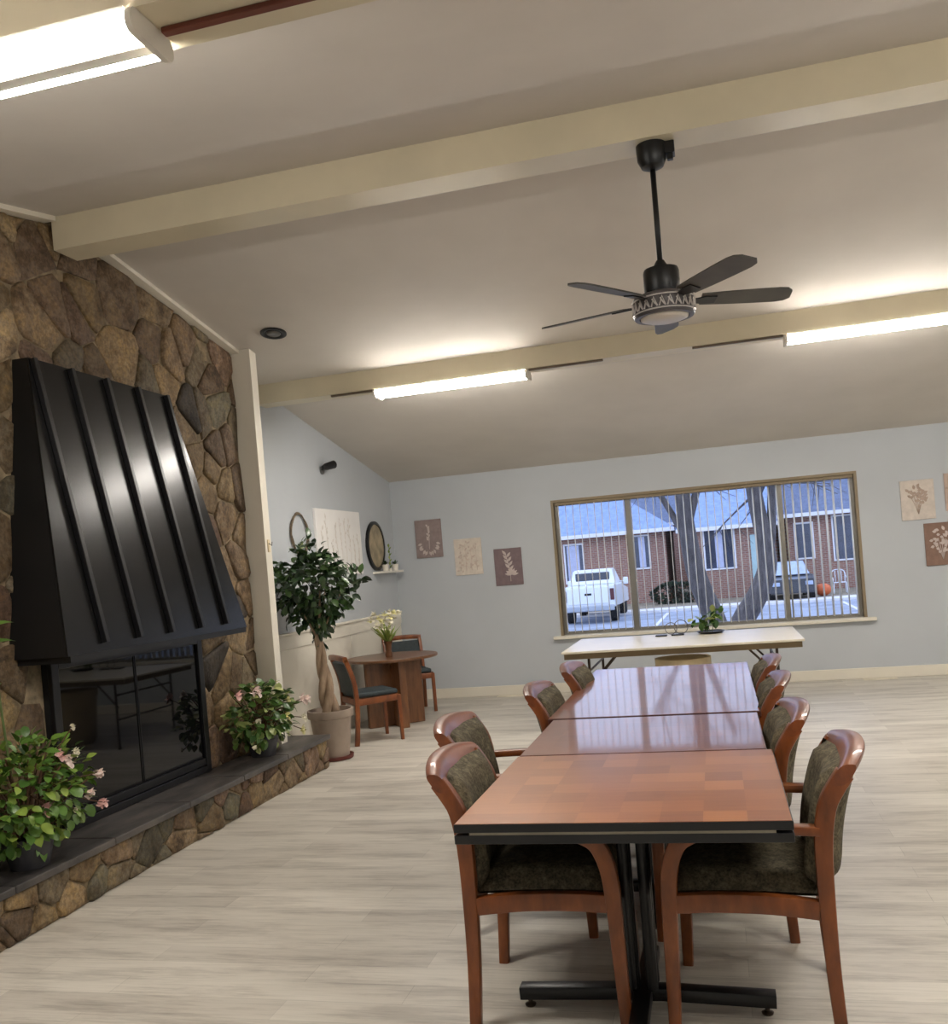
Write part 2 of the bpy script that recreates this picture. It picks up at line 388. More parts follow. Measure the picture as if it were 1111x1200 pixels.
# post at the end of the stone wall
bm = new(); prism(bm, [(6.88, .0), (6.985, .0), (6.985, cz(6.985) + .01), (6.88, cz(6.88) + .01)], lambda y, z: (WX0, y, z), lambda y, z: (-3.462, y, z))
struct('trim_6', bm, M['cream'])
# moulding where stone meets ceiling
bm = new()
for y0, y1 in ((2.8, 4.76), (4.99, 6.88)):
    prism(bm, [(y0, cz(y0)), (y1, cz(y1)), (y1, cz(y1) - .028), (y0, cz(y0) - .028)], lambda y, z: (-3.7, y, z), lambda y, z: (-3.552, y, z))
struct('trim_7', bm, M['cream'])

# ------------------------------------------------------------------ stonework
PAL = [((150, 134, 112), 6), ((162, 144, 114), 5), ((140, 124, 106), 6), ((168, 152, 122), 3), ((138, 130, 112), 4), ((124, 122, 108), 2), ((88, 84, 80), .8), ((154, 134, 118), 5), ((174, 158, 132), 2), ((124, 104, 90), 2)]
def clip(poly, n, d):
    o = []
    for i in range(len(poly)):
        a, b = poly[i], poly[(i + 1) % len(poly)]
        da = a[0] * n[0] + a[1] * n[1] - d; db = b[0] * n[0] + b[1] * n[1] - d
        if da <= 0: o.append(a)
        if (da < 0 < db) or (db < 0 < da):
            t = da / (da - db); o.append((a[0] + (b[0] - a[0]) * t, a[1] + (b[1] - a[1]) * t))
    return o
def area(p): return 0.5 * sum(p[i][0] * p[(i + 1) % len(p)][1] - p[(i + 1) % len(p)][0] * p[i][1] for i in range(len(p)))
def stones(bm, region, cell, f, seed, gap=.011, H=(.022, .05), holes=(), aspect=1.0, rounds=2, pal=PAL):
    """field stones: a jittered Voronoi cut of a convex region, each stone domed; f maps (u, v, h) to 3-D"""
    rng = random.Random(seed); lay = bm.loops.layers.color.get('stone') or bm.loops.layers.color.new('stone')
    us = [p[0] for p in region]; vs = [p[1] for p in region]
    pts = []; cu, cv = cell, cell * aspect; row = 0; v = min(vs) - cv / 2
    while v < max(vs) + cv:
        u = min(us) - cu + (row % 2) * cu / 2
        while u < max(us) + cu:
            if rng.random() > .16: pts.append((u + rng.uniform(-.5, .5) * cu, v + rng.uniform(-.5, .5) * cv))
            u += cu
        v += cv; row += 1
    tot = sum(w for _, w in pal)
    for i, p in enumerate(pts):
        poly = list(region)
        if area(poly) < 0: poly.reverse()
        for j, q in enumerate(pts):
            if i == j: continue
            dx, dy = q[0] - p[0], q[1] - p[1]; d2 = math.hypot(dx, dy)
            if d2 > 3.2 * max(cu, cv): continue
            n = (dx / d2, dy / d2)
            poly = clip(poly, n, n[0] * (p[0] + q[0]) / 2 + n[1] * (p[1] + q[1]) / 2 - gap * rng.uniform(.6, 1.4))
            if len(poly) < 3: break
        if len(poly) < 3: continue
        cx = sum(a[0] for a in poly) / len(poly); cy = sum(a[1] for a in poly) / len(poly)
        for (u0, v0, u1, v1) in holes:
            if max(a[0] for a in poly) > u0 and min(a[0] for a in poly) < u1 and max(a[1] for a in poly) > v0 and min(a[1] for a in poly) < v1:
                out = [(cx - u1, (-1, 0), -u1), (u0 - cx, (1, 0), u0), (cy - v1, (0, -1), -v1), (v0 - cy, (0, 1), v0)]
                o = max(out)
                poly = clip(poly, o[1], o[2]) if o[0] > -.04 else []
        if len(poly) < 3 or abs(area(poly)) < .12 * cell * cell * .3: continue
        for _ in range(rounds):
            q = []
            for a in range(len(poly)):
                A, B = poly[a], poly[(a + 1) % len(poly)]
                q += [(A[0] * .86 + B[0] * .14 + rng.uniform(-.006, .006), A[1] * .86 + B[1] * .14 + rng.uniform(-.006, .006)), (A[0] * .14 + B[0] * .86, A[1] * .14 + B[1] * .86)]
            poly = q
        cx = sum(a[0] for a in poly) / len(poly); cy = sum(a[1] for a in poly) / len(poly)
        h = rng.uniform(*H); tx, ty = rng.uniform(-.06, .06), rng.uniform(-.06, .06)
        r = rng.uniform(0, tot); c = pal[0][0]
        for cc, w in pal:
            if r < w: c = cc; break
            r -= w
        g = rng.uniform(.85, 1.12); c = tuple(min(255, x * g) for x in c); c4 = (*[x / 255 for x in c], 1)
        rings = []
        for s, hh in ((1.0, -.012), (.99, h * .5), (.95, h * .88), (.6, h * 1.0)):
            rg = []
            for a in poly:
                u, v = cx + (a[0] - cx) * s, cy + (a[1] - cy) * s
                dh = ((a[0] - cx) * tx + (a[1] - cy) * ty) * s + rng.uniform(-.003, .003) if hh > 0 else 0
                rg.append(bm.verts.new(f(u, v, hh + dh)))
            rings.append(rg)
        top = bm.verts.new(f(cx, cy, h * 1.02)); fs = []
        m = len(poly)
        for a, b in zip(rings, rings[1:]):
            for j in range(m): fs.append(bm.faces.new((a[j], a[(j + 1) % m], b[(j + 1) % m], b[j])))
        for j in range(m): fs.append(bm.faces.new((rings[-1][j], rings[-1][(j + 1) % m], top)))
        for fc in fs:
            for l in fc.loops: l[lay] = c4

SX = -3.632                                   # mortar plane of the chimney wall
reg = [(2.8, .0), (6.88, .0), (6.88, cz(6.88)), (RY, RZ), (2.8, cz(2.8))]
bm = new(); prism(bm, reg, lambda y, z: (WX0, y, z), lambda y, z: (SX, y, z)); wall_stone = struct('wall_stone', bm, M['mortar'])
bm = new(); stones(bm, [(2.82, .26), (6.875, .26), (6.875, cz(6.875) - .03), (RY, RZ - .03), (2.82, cz(2.82) - .03)], .245, lambda u, v, h: (SX + h, u, v), 14, holes=[(4.40, .2, 6.0, 1.24)], aspect=1.05, gap=.0045, H=(.010, .030), rounds=1)
obj('field_stones', bm, M['stone'], wall_stone, True)

# ------------------------------------------------------------------ hearth
he = thing('hearth', 'long raised stone hearth with a dark slate top below the fireplace', 'hearth', (0, 0, 0))
bm = new(); bx(bm, (-3.60, 2.2, 0), (-3.245, 7.22, .232)); obj('hearth_base', bm, M['mortar'], he)
bm = new()
stones(bm, [(2.21, .004), (7.24, .004), (7.24, .232), (2.21, .232)], .235, lambda u, v, h: (-3.248 + h, u, v), 5, aspect=.58, H=(.012, .03), gap=.003, rounds=1)
stones(bm, [(-3.60, .004), (-3.25, .004), (-3.25, .232), (-3.60, .232)], .2, lambda u, v, h: (u, 7.215 + h, v), 6, aspect=.7, H=(.015, .03), gap=.007)
obj('hearth_stones', bm, M['stone'], he, True)
bm = new()
ys = [2.18, 2.95, 3.62, 4.36, 5.1, 5.78, 6.46, 7.265]
for a, b in zip(ys, ys[1:]): bx(bm, (-3.60, a + .003, .232), (-3.205, b - .003, .27), .006)
obj('slate_top', bm, M['slate'], he)

# ------------------------------------------------------------------ fireplace hood and insert
FW = -3.575
ho = thing('fireplace_hood', 'large black metal hood with standing seams over the fireplace', 'hood', (0, 0, 0))
T0, T1, B0, B1 = 4.40, 5.76, 4.19, 6.11       # top and bottom widths along the wall
ZT, ZB, XT, XB = 2.89, 1.262, -3.53, -3.27
bm = new(); fr_ = [(XT, T0, ZT), (XT, T1, ZT), (XB, B1, ZB), (XB, B0, ZB)]
vv = [bm.verts.new(p) for p in fr_] + [bm.verts.new((x - .012, y, z)) for x, y, z in fr_]
for q in ((0, 1, 2, 3), (7, 6, 5, 4), (0, 3, 7, 4), (1, 0, 4, 5), (2, 1, 5, 6), (3, 2, 6, 7)): bm.faces.new([vv[i] for i in q])
obj('front_panel', bm, M['hood'], ho)
for yt, yb, s in ((T0, B0, 1), (T1, B1, -1)):
    bm = new(); pr = [(XT - .012, yt, ZT), (XB - .012, yb, ZB), (SX + .0, yb, ZB), (SX + .0, yt, ZT)]
    vv = [bm.verts.new(p) for p in pr] + [bm.verts.new((x, y + s * .012, z)) for x, y, z in pr]
    for q in ((0, 1, 2, 3), (7, 6, 5, 4), (0, 3, 7, 4), (1, 0, 4, 5), (2, 1, 5, 6), (3, 2, 6, 7)): bm.faces.new([vv[i] for i in q])
    obj('side_panel', bm, M['hood_side'], ho)
bm = new(); bx(bm, (SX, T0 + .012, ZT - .02), (XT - .012, T1 - .012, ZT)); obj('top_panel', bm, M['hood_side'], ho)
bm = new(); bx(bm, (SX, B0 + .02, ZB - .035), (XB - .003, B1 - .01, ZB)); obj('bottom_lip', bm, M['hood_side'], ho)
for i, (yt, yb) in enumerate(((4.425, 4.50), (4.735, 4.82), (5.06, 5.155), (5.385, 5.50), (5.715, 5.825))):
    bm = new(); zb = ZB + .045; xb = XB + (XT - XB) * (zb - ZB) / (ZT - ZB)
    sweep(bm, [(XT + .016, yt, ZT - .004), (xb + .016, yb, zb)], .016, .016, (0, 1, 0), .003, 1); obj('seam', bm, M['black_metal'], ho)
fi = thing('fireplace_insert', 'black framed fireplace insert with dark glass doors under the hood', 'fireplace', (0, 0, 0))
I0, I1, IZ0, IZ1 = 4.42, 5.985, .272, 1.225
bm = new(); bx(bm, (SX + .001, I0, IZ0), (FW - .02, I1, IZ1)); obj('firebox', bm, M['soot'], fi)
bm = new()
bx(bm, (FW - .02, I0, IZ0), (FW + .01, I0 + .06, IZ1), .004); bx(bm, (FW - .02, I1 - .06, IZ0), (FW + .01, I1, IZ1), .004)
bx(bm, (FW - .02, I0 + .06, IZ1 - .05), (FW + .01, I1 - .06, IZ1), .004); bx(bm, (FW - .02, I0 + .06, IZ0), (FW + .01, I1 - .06, IZ0 + .045), .004)
bx(bm, (FW - .015, I0 + .06, IZ0 + .05), (FW + .004, I1 - .06, IZ0 + .10), .004)
obj('frame', bm, M['black_metal'], fi)
for a, b in ((I0 + .062, 5.196), (5.204, I1 - .062)):
    bm = new(); bx(bm, (FW - .018, a, IZ0 + .104), (FW - .008, b, IZ1 - .052)); g = obj('glass_door', bm, M['fire_glass'], fi)
    bm = new(); yy = b - .004 if a < 5 else a + .004
    bx(bm, (FW - .008, yy - .003, IZ0 + .11), (FW - .003, yy + .003, IZ1 - .056)); obj('door_stile', bm, M['black_metal'], g)

# ------------------------------------------------------------------ window
win = D.objects.new('window_1', None); COL.objects.link(win); win['kind'] = 'structure'
bm = new()
RV = .115
bx(bm, (OX0, WY1 - .006, OZ0), (OX0 + .03, WY1 + RV, OZ1)); bx(bm, (OX1 - .03, WY1 - .006, OZ0), (OX1, WY1 + RV, OZ1))
bx(bm, (OX0 + .03, WY1 - .006, OZ1 - .03), (OX1 - .03, WY1 + RV, OZ1)); obj('window_casing', bm, M['reveal'], win)
bm = new(); bx(bm, (OX0 - .085, WY1 - .07, OZ0 - .035), (OX1 + .085, WY1 + RV, OZ0 + .002), .006); obj('window_sill', bm, M['cream'], win)
ax0, ax1, az0, az1 = OX0 + .03, OX1 - .03, OZ0 + .002, OZ1 - .03
mull = [-.945, .735]
bm = new()
bx(bm, (ax0, WY1 + .08, az0), (ax0 + .04, WY1 + .12, az1)); bx(bm, (ax1 - .04, WY1 + .08, az0), (ax1, WY1 + .12, az1))
bx(bm, (ax0 + .04, WY1 + .08, az0), (ax1 - .04, WY1 + .12, az0 + .04)); bx(bm, (ax0 + .04, WY1 + .08, az1 - .04), (ax1 - .04, WY1 + .12, az1))
for mx_ in mull: bx(bm, (mx_ - .032, WY1 + .075, az0 + .04), (mx_ + .032, WY1 + .125, az1 - .04))
obj('window_frame', bm, M['alu'], win)
xs = [ax0 + .04, mull[0] - .032, mull[0] + .032, mull[1] - .032, mull[1] + .032, ax1 - .04]
for a, b in ((0, 1), (2, 3), (4, 5)):
    bm = new(); bx(bm, (xs[a], WY1 + .098, az0 + .04), (xs[b], WY1 + .102, az1 - .04)); obj('window_pane', bm, M['glass'], win)
bl = thing('vertical_blind', 'cream vertical blind with its narrow slats turned open inside the window', 'blind', (0, 0, 0))
bm = new(); bx(bm, (ax0 + .005, WY1 + .02, az1 - .035), (ax1 - .005, WY1 + .06, az1 - .001), .004); obj('headrail', bm, M['reveal'], bl)
N = 39; rng = random.Random(3); slat0 = None
for i in range(N):
    x = ax0 + .05 + (ax1 - ax0 - .1) * i / (N - 1)
    if slat0 is None:
        bm = new()
        rows = [(-.042, 0), (-.021, .004), (0, .0055), (.021, .004), (.042, 0)]
        ring_loft(bm, [[(w - .0, y, z) for y, w in rows] + [(w - .0016, y, z) for y, w in rows[::-1]] for z in (az0 + .03, az1 - .036)])
        slat0 = obj('slat', bm, M['slat'], bl, True); s = slat0
    else:
        s = slat0.copy(); COL.objects.link(s); s.parent = bl
    s.location = (x, WY1 + .038, 0); s.rotation_euler = (0, 0, rng.uniform(-.06, .06) + .10)

# ------------------------------------------------------------------ ceiling lights
def ceiling_light(x0, x1, yc, zb, label, turn):
    t = thing('ceiling_light', label, 'ceiling light', ((x0 + x1) / 2, yc, zb), turn * PI, 'long fluorescent ceiling lights under the beams')
    L = (x1 - x0) / 2; w = .105
    bm = new(); bx(bm, (-L + .025, -.03, -.03), (L - .025, .03, -.001)); bx(bm, (-L + .025, -w + .005, -.012), (L - .025, w - .005, -.001)); obj('housing', bm, M['lamp_white'], t)
    bm = new(); bx(bm, (-L + .022, .012, -.052), (L - .022, .058, -.0121), .002); obj('lens_divider', bm, M['lamp_white'], t)
    for s in (-1, 1):
        bm = new(); c, hw = (-.046, .056) if s < 0 else (.0805, .0225); prof = []
        for i in range(9):
            a = PI * i / 8; prof.append((c + hw * math.cos(a), -.012 - (.044 if s < 0 else .043) * math.sin(a) ** .5))
        ring_loft(bm, [[(x, y, z) for y, z in prof] for x in (-L + .022, L - .022)]); obj('diffuser', bm, M['diffuser'], t, 'auto')
        bm = new(); ring_loft(bm, [[(x, y, z) for y, z in rrect(w, .034, .028, 3)] for x in (s * (L - .02), s * L)])
        for v in bm.verts: v.co.z -= .0345
        obj('end_cap', bm, M['lamp_white'], t, 'auto')
    return t
def strip(x0, x1, yc, zb, label, m='strip_dark'):
    bm = new(); bx(bm, (x0, yc - .014, zb - .016), (x1, yc + .014, zb), .003); tag(obj('wire_cover_strip', bm, M[m]), label, 'wire cover', 'red brown wire covers on the beams')
ceiling_light(-2.71, -1.37, 7.70, 3.135, 'lit white fluorescent light on the far beam, left of the ceiling fan', 1)
ceiling_light(.64, 1.98, 7.70, 3.135, 'lit white fluorescent light on the far beam, right of the ceiling fan', 1)
ceiling_light(3.98, 5.32, 7.70, 3.135, 'lit fluorescent light on the far beam beside the right wall, outside the picture', 1)
ceiling_light(-2.74, -1.40, 2.36, 3.135, 'nearest lit twin-lens fluorescent light at the upper left corner of the picture', 0)
ceiling_light(.64, 1.98, 2.36, 3.135, 'lit fluorescent light on the near beam above the camera, outside the picture', 0)
ceiling_light(3.98, 5.32, 2.36, 3.135, 'lit fluorescent light on the near beam beside the right wall, outside the picture', 0)
strip(-1.36, -.75, 7.63, 3.135, 'thin dark strip on the far beam at the right end of the left light')
strip(-3.1, -2.72, 7.63, 3.135, 'thin dark strip on the far beam at the left end of the left light')
strip(-.05, .63, 7.63, 3.135, 'thin dark strip on the far beam leading to the right light')
strip(-1.39, .60, 2.40, 3.135, 'red brown strip on the near beam leading away from the nearest light', 'conduit')

# recessed downlight
t = thing('downlight', 'small dark recessed downlight in the ceiling above the white post', 'downlight', (-3.145, 6.68, cz(6.68) - .002))
t.rotation_euler = (-math.atan(SL), 0, 0)
bm = new(); ring_loft(bm, [[(r * math.cos(a), r * math.sin(a), z) for a in (2 * PI * j / 24 for j in range(24))] for r, z in ((.10, .001), (.10, -.008), (.085, -.012), (.07, -.006), (.06, .0012))], True); obj('trim_ring', bm, M['fan_dark'], t, 'auto')
bm = new(); lathe(bm, [(.055, -.004), (.05, -.012), (.02, -.014)], 20); obj('lamp_face', bm, M['pewter'], t, True)

# ------------------------------------------------------------------ ceiling fan
FX, FY = -.155, 4.875
fan = thing('ceiling_fan', 'dark five-blade ceiling fan with a round lamp, hanging from the ridge beam', 'ceiling fan', (FX, FY, 3.596))
bm = new(); lathe(bm, [(.075, 0), (.075, -.03), (.072, -.075), (.055, -.11), (.022, -.125)], 28); obj('canopy', bm, M['fan_dark'], fan, 'auto')
bm = new(); cyl(bm, (0, 0, -.12), (0, 0, -.62), .014, 14); obj('downrod', bm, M['fan_dark'], fan, True)
bm = new(); lathe(bm, [(.02, -.58), (.04, -.615), (.085, -.625), (.09, -.64), (.09, -.745), (.082, -.76)], 32); obj('motor_housing', bm, M['fan_dark'], fan, 'auto')
bm = new(); lathe(bm, [(.09, -.745), (.148, -.765), (.152, -.775), (.152, -.86), (.146, -.868), (.125, -.868), (.122, -.858)], 40); lr = obj('light_ring', bm, M['ring_grey'], fan, 'auto')
bm = new()
for i in range(24):
    a = 2 * PI * i / 24; c, s = math.cos(a), math.sin(a)
    pts = [(.154 * math.cos(a + q * .1), .154 * math.sin(a + q * .1), -.818 + .024 * r_) for q, r_ in ((-1, -1), (0, 1), (1, -1), (.2, -.3), (-.6, .6))]
    tube(bm, pts, .004, 5)
for z in (-.784, -.85): tube(bm, [(.1535 * math.cos(2 * PI * j / 40), .1535 * math.sin(2 * PI * j / 40), z) for j in range(40)], .004, 5, True)
obj('silver_scrollwork', bm, M['silver'], lr)
bm = new(); lathe(bm, [(.121, -.858), (.118, -.872), (.09, -.882), (.03, -.888)], 32); obj('lamp_lens', bm, M['lens'], fan, True)
for kk in range(5):
    a = math.radians(91 + 72 * kk); R = Matrix.Rotation(a, 3, 'Z') @ Matrix.Rotation(math.radians(-13), 3, 'X')
    bm = new(); out = []
    for x, w in ((.20, .052), (.32, .060), (.48, .066), (.60, .068), (.645, .060), (.672, .035)): out.append((x, w))
    poly = [(x, w) for x, w in out] + [(x - .012, -w) for x, w in out[::-1]]
    prism(bm, poly, lambda x, y: R @ Vector((x, y, -.004)) + Vector((0, 0, -.785)), lambda x, y: R @ Vector((x, y, .004)) + Vector((0, 0, -.785)))
    b = obj('blade', bm, M['blade'], fan)
    bm = new(); poly = [(.085, .018), (.16, .02), (.21, .035), (.27, .03), (.27, -.03), (.21, -.035), (.16, -.02), (.085, -.018)]
    prism(bm, poly, lambda x, y: R @ Vector((x, y, -.010)) + Vector((0, 0, -.785)), lambda x, y: R @ Vector((x, y, -.0042)) + Vector((0, 0, -.785)))
    obj('blade_iron', bm, M['fan_dark'], b)
bm = new(); bx(bm, (FX + .065, FY - .03, 3.535), (FX + .115, FY + .05, 3.595), .005)
bx(bm, (FX + .075, FY - .02, 3.505), (FX + .105, FY + .01, 3.536), .004); tag(obj('wiring_box', bm, M['fan_dark']), 'small black box on the ridge beam beside the fan canopy', 'box')

# ------------------------------------------------------------------ armchairs
def make_armchair(label, group):
    t = thing('armchair', label, 'chair', (0, 0, 0), 0, group)
    for s in (-1, 1):
        y = s * .262
        bm = new(); p = smooth_path([(.25, y, 0), (.243, y, .22), (.236, y, .44), (.226, y, .54), (.196, y, .615), (.150, y, .646)], 3)
        n = len(p); sweep(bm, p, [.021] * n, [.019 + .008 * min(1, i / (n * .45)) for i in range(n)], (0, 1, 0), .007); obj('leg', bm, M['wood'], t, 'auto')
        bm = new(); p = smooth_path([(-.258, y, 0), (-.246, y, .22), (-.242, y, .44), (-.245, y, .62), (-.262, y, .73), (-.288, y, .785), (-.322, y, .836)], 3)
        n = len(p); sweep(bm, p, [.021] * n, [.019 + .009 * min(1, i / (n * .5)) for i in range(n)], (0, 1, 0), .007); obj('leg', bm, M['wood'], t, 'auto')
        bm = new(); p = smooth_path([(.158, y, .645), (.05, y, .659), (-.08, y, .664), (-.236, y, .660)], 3)
        sweep(bm, p, .026, .015, (0, 1, 0), .009); obj('arm', bm, M['wood'], t, 'auto')
    bm = new()
    for s in (-1, 1):
        p = smooth_path([(.215, s * .262, .423), (.08, s * .262, .43), (-.08, s * .262, .428), (-.218, s * .262, .415)], 3); sweep(bm, p, .018, .03, (0, 1, 0), .005)
    for x in (.236, -.236): sweep(bm, [(x, -.242, .425), (x, .242, .425)], .018, .03, (1, 0, 0), .005)
    obj('seat_frame', bm, M['wood'], t, 'auto')
    bm = new(); nu, nv = 12, 10
    def seatp(u, v, top):
        x = .250 * u; y = .238 * v; e = (1 - abs(u) ** 6) * (1 - abs(v) ** 6)
        return (x, y, (.452 + .062 * max(0, e) ** .4 + .008 * (1 - u * u)) if top else .448)
    for top in (True, False):
        g = [[bm.verts.new(seatp(-1 + 2 * i / nu, -1 + 2 * j / nv, top)) for j in range(nv + 1)] for i in range(nu + 1)]
        for i in range(nu):
            for j in range(nv): bm.faces.new((g[i][j], g[i + 1][j], g[i + 1][j + 1], g[i][j + 1]))
    bmesh.ops.remove_doubles(bm, verts=bm.verts, dist=.0045); obj('seat', bm, M['fabric'], t, True)
    def bxc(z):                                   # back centre line
        q = max(0, (z - .48) / .40); return -.232 - .092 * q ** 1.9 + .01
    bm = new(); nu, nv = 12, 12
    for sd in (1, -1):
        g = []
        for i in range(nu + 1):
            v = -1 + 2 * i / nu; z = .655 + .19 * v; row = []
            for j in range(nv + 1):
                u = -1 + 2 * j / nv; e = max(0, (1 - abs(u) ** 7) * (1 - abs(v) ** 9)) ** .4
                row.append(bm.verts.new((bxc(z) - .04 * (1 - u * u) + (.046 if sd > 0 else -.058) * e + .012, .238 * u, z)))
            g.append(row)
        for i in range(nu):
            for j in range(nv): bm.faces.new((g[i][j], g[i][j + 1], g[i + 1][j + 1], g[i + 1][j]))
    bmesh.ops.remove_doubles(bm, verts=bm.verts, dist=.002); obj('backrest', bm, M['fabric'], t, True)
    bm = new(); rings = []
    for i in range(17):
        u = -1 + i / 8; x = -.318 - .04 * (1 - u * u); zc = .834 + .018 * (1 - u * u); hh = .040 - .008 * abs(u) ** 3
        rings.append([(x + b * (1 - .12 * u * u) - (c * .6), u * .2835, zc + c) for b, c in rrect(.030, hh, .020, 3)])
    ring_loft(bm, rings); obj('crest_rail', bm, M['wood_crest'], t, 'auto')
    return t
G = 'armchairs along the row of tables'
c0 = make_armchair('front armchair on the right side of the row, nearest to the camera', G)
c0.location = (.02, 3.32, 0); c0.rotation_euler = (0, 0, PI - .05)
dup(c0, (-.08, 4.08, 0), PI + .02, 'second armchair from the front on the right side of the tables')
dup(c0, (-.08, 5.03, 0), PI - .02, 'third armchair from the front on the right side, beside the longest table')
dup(c0, (-.075, 5.83, 0), PI, 'farthest armchair on the right side of the tables, below the folding table end')
dup(c0, (-.655, 3.32, 0), .035, 'front armchair on the left side of the row, nearest to the camera')
dup(c0, (-.86, 4.09, 0), .03, 'second armchair from the front on the left side, pulled out from the table')
dup(c0, (-.66, 5.08, 0), .0, 'third armchair from the front on the left side, its back just beside the table seam')
dup(c0, (-.61, 6.0, 0), -.02, 'farthest armchair on the left side of the tables, below the folding table leg')

# ------------------------------------------------------------------ row of tables
def pedestal(t, x, y, top):
    bm = new(); bx(bm, (x - .2, y - .2, top - .02), (x + .2, y + .2, top), .004); obj('mounting_plate', bm, M['black_metal'], t)
    for sx in (-1, 1):
        for sy in (-1, 1):
            bm = new(); cyl(bm, (x + sx * .032, y + sy * .032, .085), (x + sx * .032, y + sy * .032, top - .015), .02, 14); obj('column_tube', bm, M['black_metal'], t, 'auto')
    for ax in (0, 1):
        bm = new(); d = .43 if ax == 0 else .36
        if ax == 0: sweep(bm, [(x - d, y, .05), (x - .1, y, .062), (x + .1, y, .062), (x + d, y, .05)], .03, .022, (0, 1, 0), .006)
        else: sweep(bm, [(x, y - d, .05), (x, y - .1, .066), (x, y + .1, .066), (x, y + d, .05)], .03, .022, (1, 0, 0), .006)
        obj('foot_bar', bm, M['black_metal'], t, 'auto')
        for s in (-1, 1):
            bm = new(); gx, gy = (x + s * (d - .03), y) if ax == 0 else (x, y + s * (d - .03))
            lathe(bm, [(.018, 0), (.02, .006), (.008, .012), (.008, .032)], 14, (gx, gy, 0)); obj('glide', bm, M['leg_brown'], t, 'auto')
def table(label, x0, x1, y0, y1, peds, edge, leaves):
    t = thing('table', label, 'table', ((x0 + x1) / 2, (y0 + y1) / 2, 0), 0, 'parquet tables set in a row')
    a, b = (x1 - x0) / 2, (y1 - y0) / 2
    th = .028
    bm = new(); bx(bm, (-a, -b, .75 - th), (a, b, .7485), .003); ed = obj('tabletop', bm, edge, t)
    bm = new(); bx(bm, (-a + .004, -b + .004, .7486), (a - .004, b - .004, .75)); obj('parquet_face', bm, M['parquet'] if leaves else M['parquet_red'], ed)
    low = .75 - th
    if leaves:
        bm = new(); bx(bm, (-a + .05, -b + .003, low - .008), (a - .05, b - .003, low)); obj('hinge_strip', bm, M['hinge'], t)
        bm = new(); bx(bm, (-a, -b, low - .008 - th), (a, b, low - .008), .003); obj('folded_leaf', bm, edge, t); low -= .008 + th
    for px, py in peds: pedestal(t, px - (x0 + x1) / 2, py - (y0 + y1) / 2, low)
    return t
table('front square parquet table with a doubled black edge, nearest to the camera', -.863, .158, 2.836, 3.838, [(-.35, 3.225)], M['edge_black'], True)
table('middle parquet table with a narrow top, between the front and the longest table', -.858, .136, 3.846, 4.695, [(-.36, 4.27)], M['edge_red'], False)
table('longest reddish table at the far end of the row, mirroring the window', -.891, .155, 4.733, 6.748, [(-.37, 5.2), (-.37, 6.3)], M['edge_red'], False)

# ------------------------------------------------------------------ folding table by the window
ft = thing('folding_table', 'wide cream-topped folding table standing in front of the window', 'table', (-.36, 8.86, 0))
bm = new(); bx(bm, (-1.02, -.64, .722), (1.02, .64, .742), .004); obj('tabletop', bm, M['laminate'], ft)
bm = new()
for s in (-1, 1):
    bx(bm, (-1.0, s * .61 - .012, .672), (1.0, s * .61 + .012, .722)); bx(bm, (s * .99 - .012, -.598, .672), (s * .99 + .012, .598, .722))
obj('apron', bm, M['laminate_edge'], ft)
for sx in (-1, 1):
    for y in (-.5, .5):
        bm = new(); cyl(bm, (sx * .80, y, 0), (sx * .80, y, .722), .0125, 10); cyl(bm, (sx * .80, y, 0), (sx * .80, y, .02), .018, 10); obj('leg', bm, M['leg_brown'], ft, 'auto')
        bm = new(); cyl(bm, (sx * .80, y + .03 * (1 if y < 0 else -1), .42), (sx * .52, y + .03 * (1 if y < 0 else -1), .722), .010, 8); obj('brace', bm, M['leg_brown'], ft, 'auto')
    bm = new(); cyl(bm, (sx * .80, -.49, .30), (sx * .80, .49, .30), .010, 8); cyl(bm, (sx * .80, -.49, .55), (sx * .80, .49, .55), .010, 8); obj('crossbar', bm, M['leg_brown'], ft, 'auto')
t = thing('planter_tub', 'wide tan tub standing on the floor under the folding table', 'planter', (-.36, 8.75, 0))
bm = new(); lathe(bm, [(.17, 0), (.20, .05), (.235, .50), (.25, .52), (.25, .585), (.225, .585), (.22, .54)], 32); obj('tub', bm, M['tub'], t, 'auto')
bm = new(); lathe(bm, [(.218, .535), (.1, .545)], 24); obj('soil', bm, M['soil'], t)
t = thing('potted_plant', 'small leafy green plant in a low dark tray on the folding table', 'plant', (-.10, 9.28, .743))
bm = new(); lathe(bm, [(.10, 0), (.13, .018), (.135, .024), (.12, .024), (.11, .014)], 24); obj('tray', bm, M['black_metal'], t, 'auto')
bm = new(); rng = random.Random(21)
for i in range(46):
    cx = rng.choice((-.12, -.06, .0, .06)) ; p = (cx + rng.uniform(-.05, .05), rng.uniform(-.07, .07), rng.uniform(.075, .16) + (.05 if cx > 0 else 0))
    leaf(bm, p, rdir(rng, .2), rng.uniform(.06, .1), rng.uniform(.02, .034), rng.uniform(-.6, .6))
obj('foliage', bm, M['leaf_mid2'], t, True)
bm = new()
for x, z in ((-.1, .12), (-.03, .14), (.05, .2)): tube(bm, [(x * .2, 0, .01), (x * .7, .01, z * .5), (x, 0, z)], .004, 6)
obj('stem', bm, M['stem'], t)
t = thing('wire_hoop_stand', 'two thin dark wire hoops on a flat base on the folding table', 'ornament', (-.45, 9.28, .742))
bm = new(); bx(bm, (-.17, -.05, 0), (-.06, .05, .012), .003); bx(bm, (-.02, -.05, 0), (.1, .05, .012), .003); obj('base', bm, M['black_metal'], t)
for x, r in ((-.02, .055), (.075, .065)):
    bm = new(); tube(bm, [(x + r * math.cos(2 * PI * j / 28), 0, .014 + r + r * math.sin(2 * PI * j / 28)) for j in range(28)], .004, 6, True); obj('hoop', bm, M['pewter'], t, True)

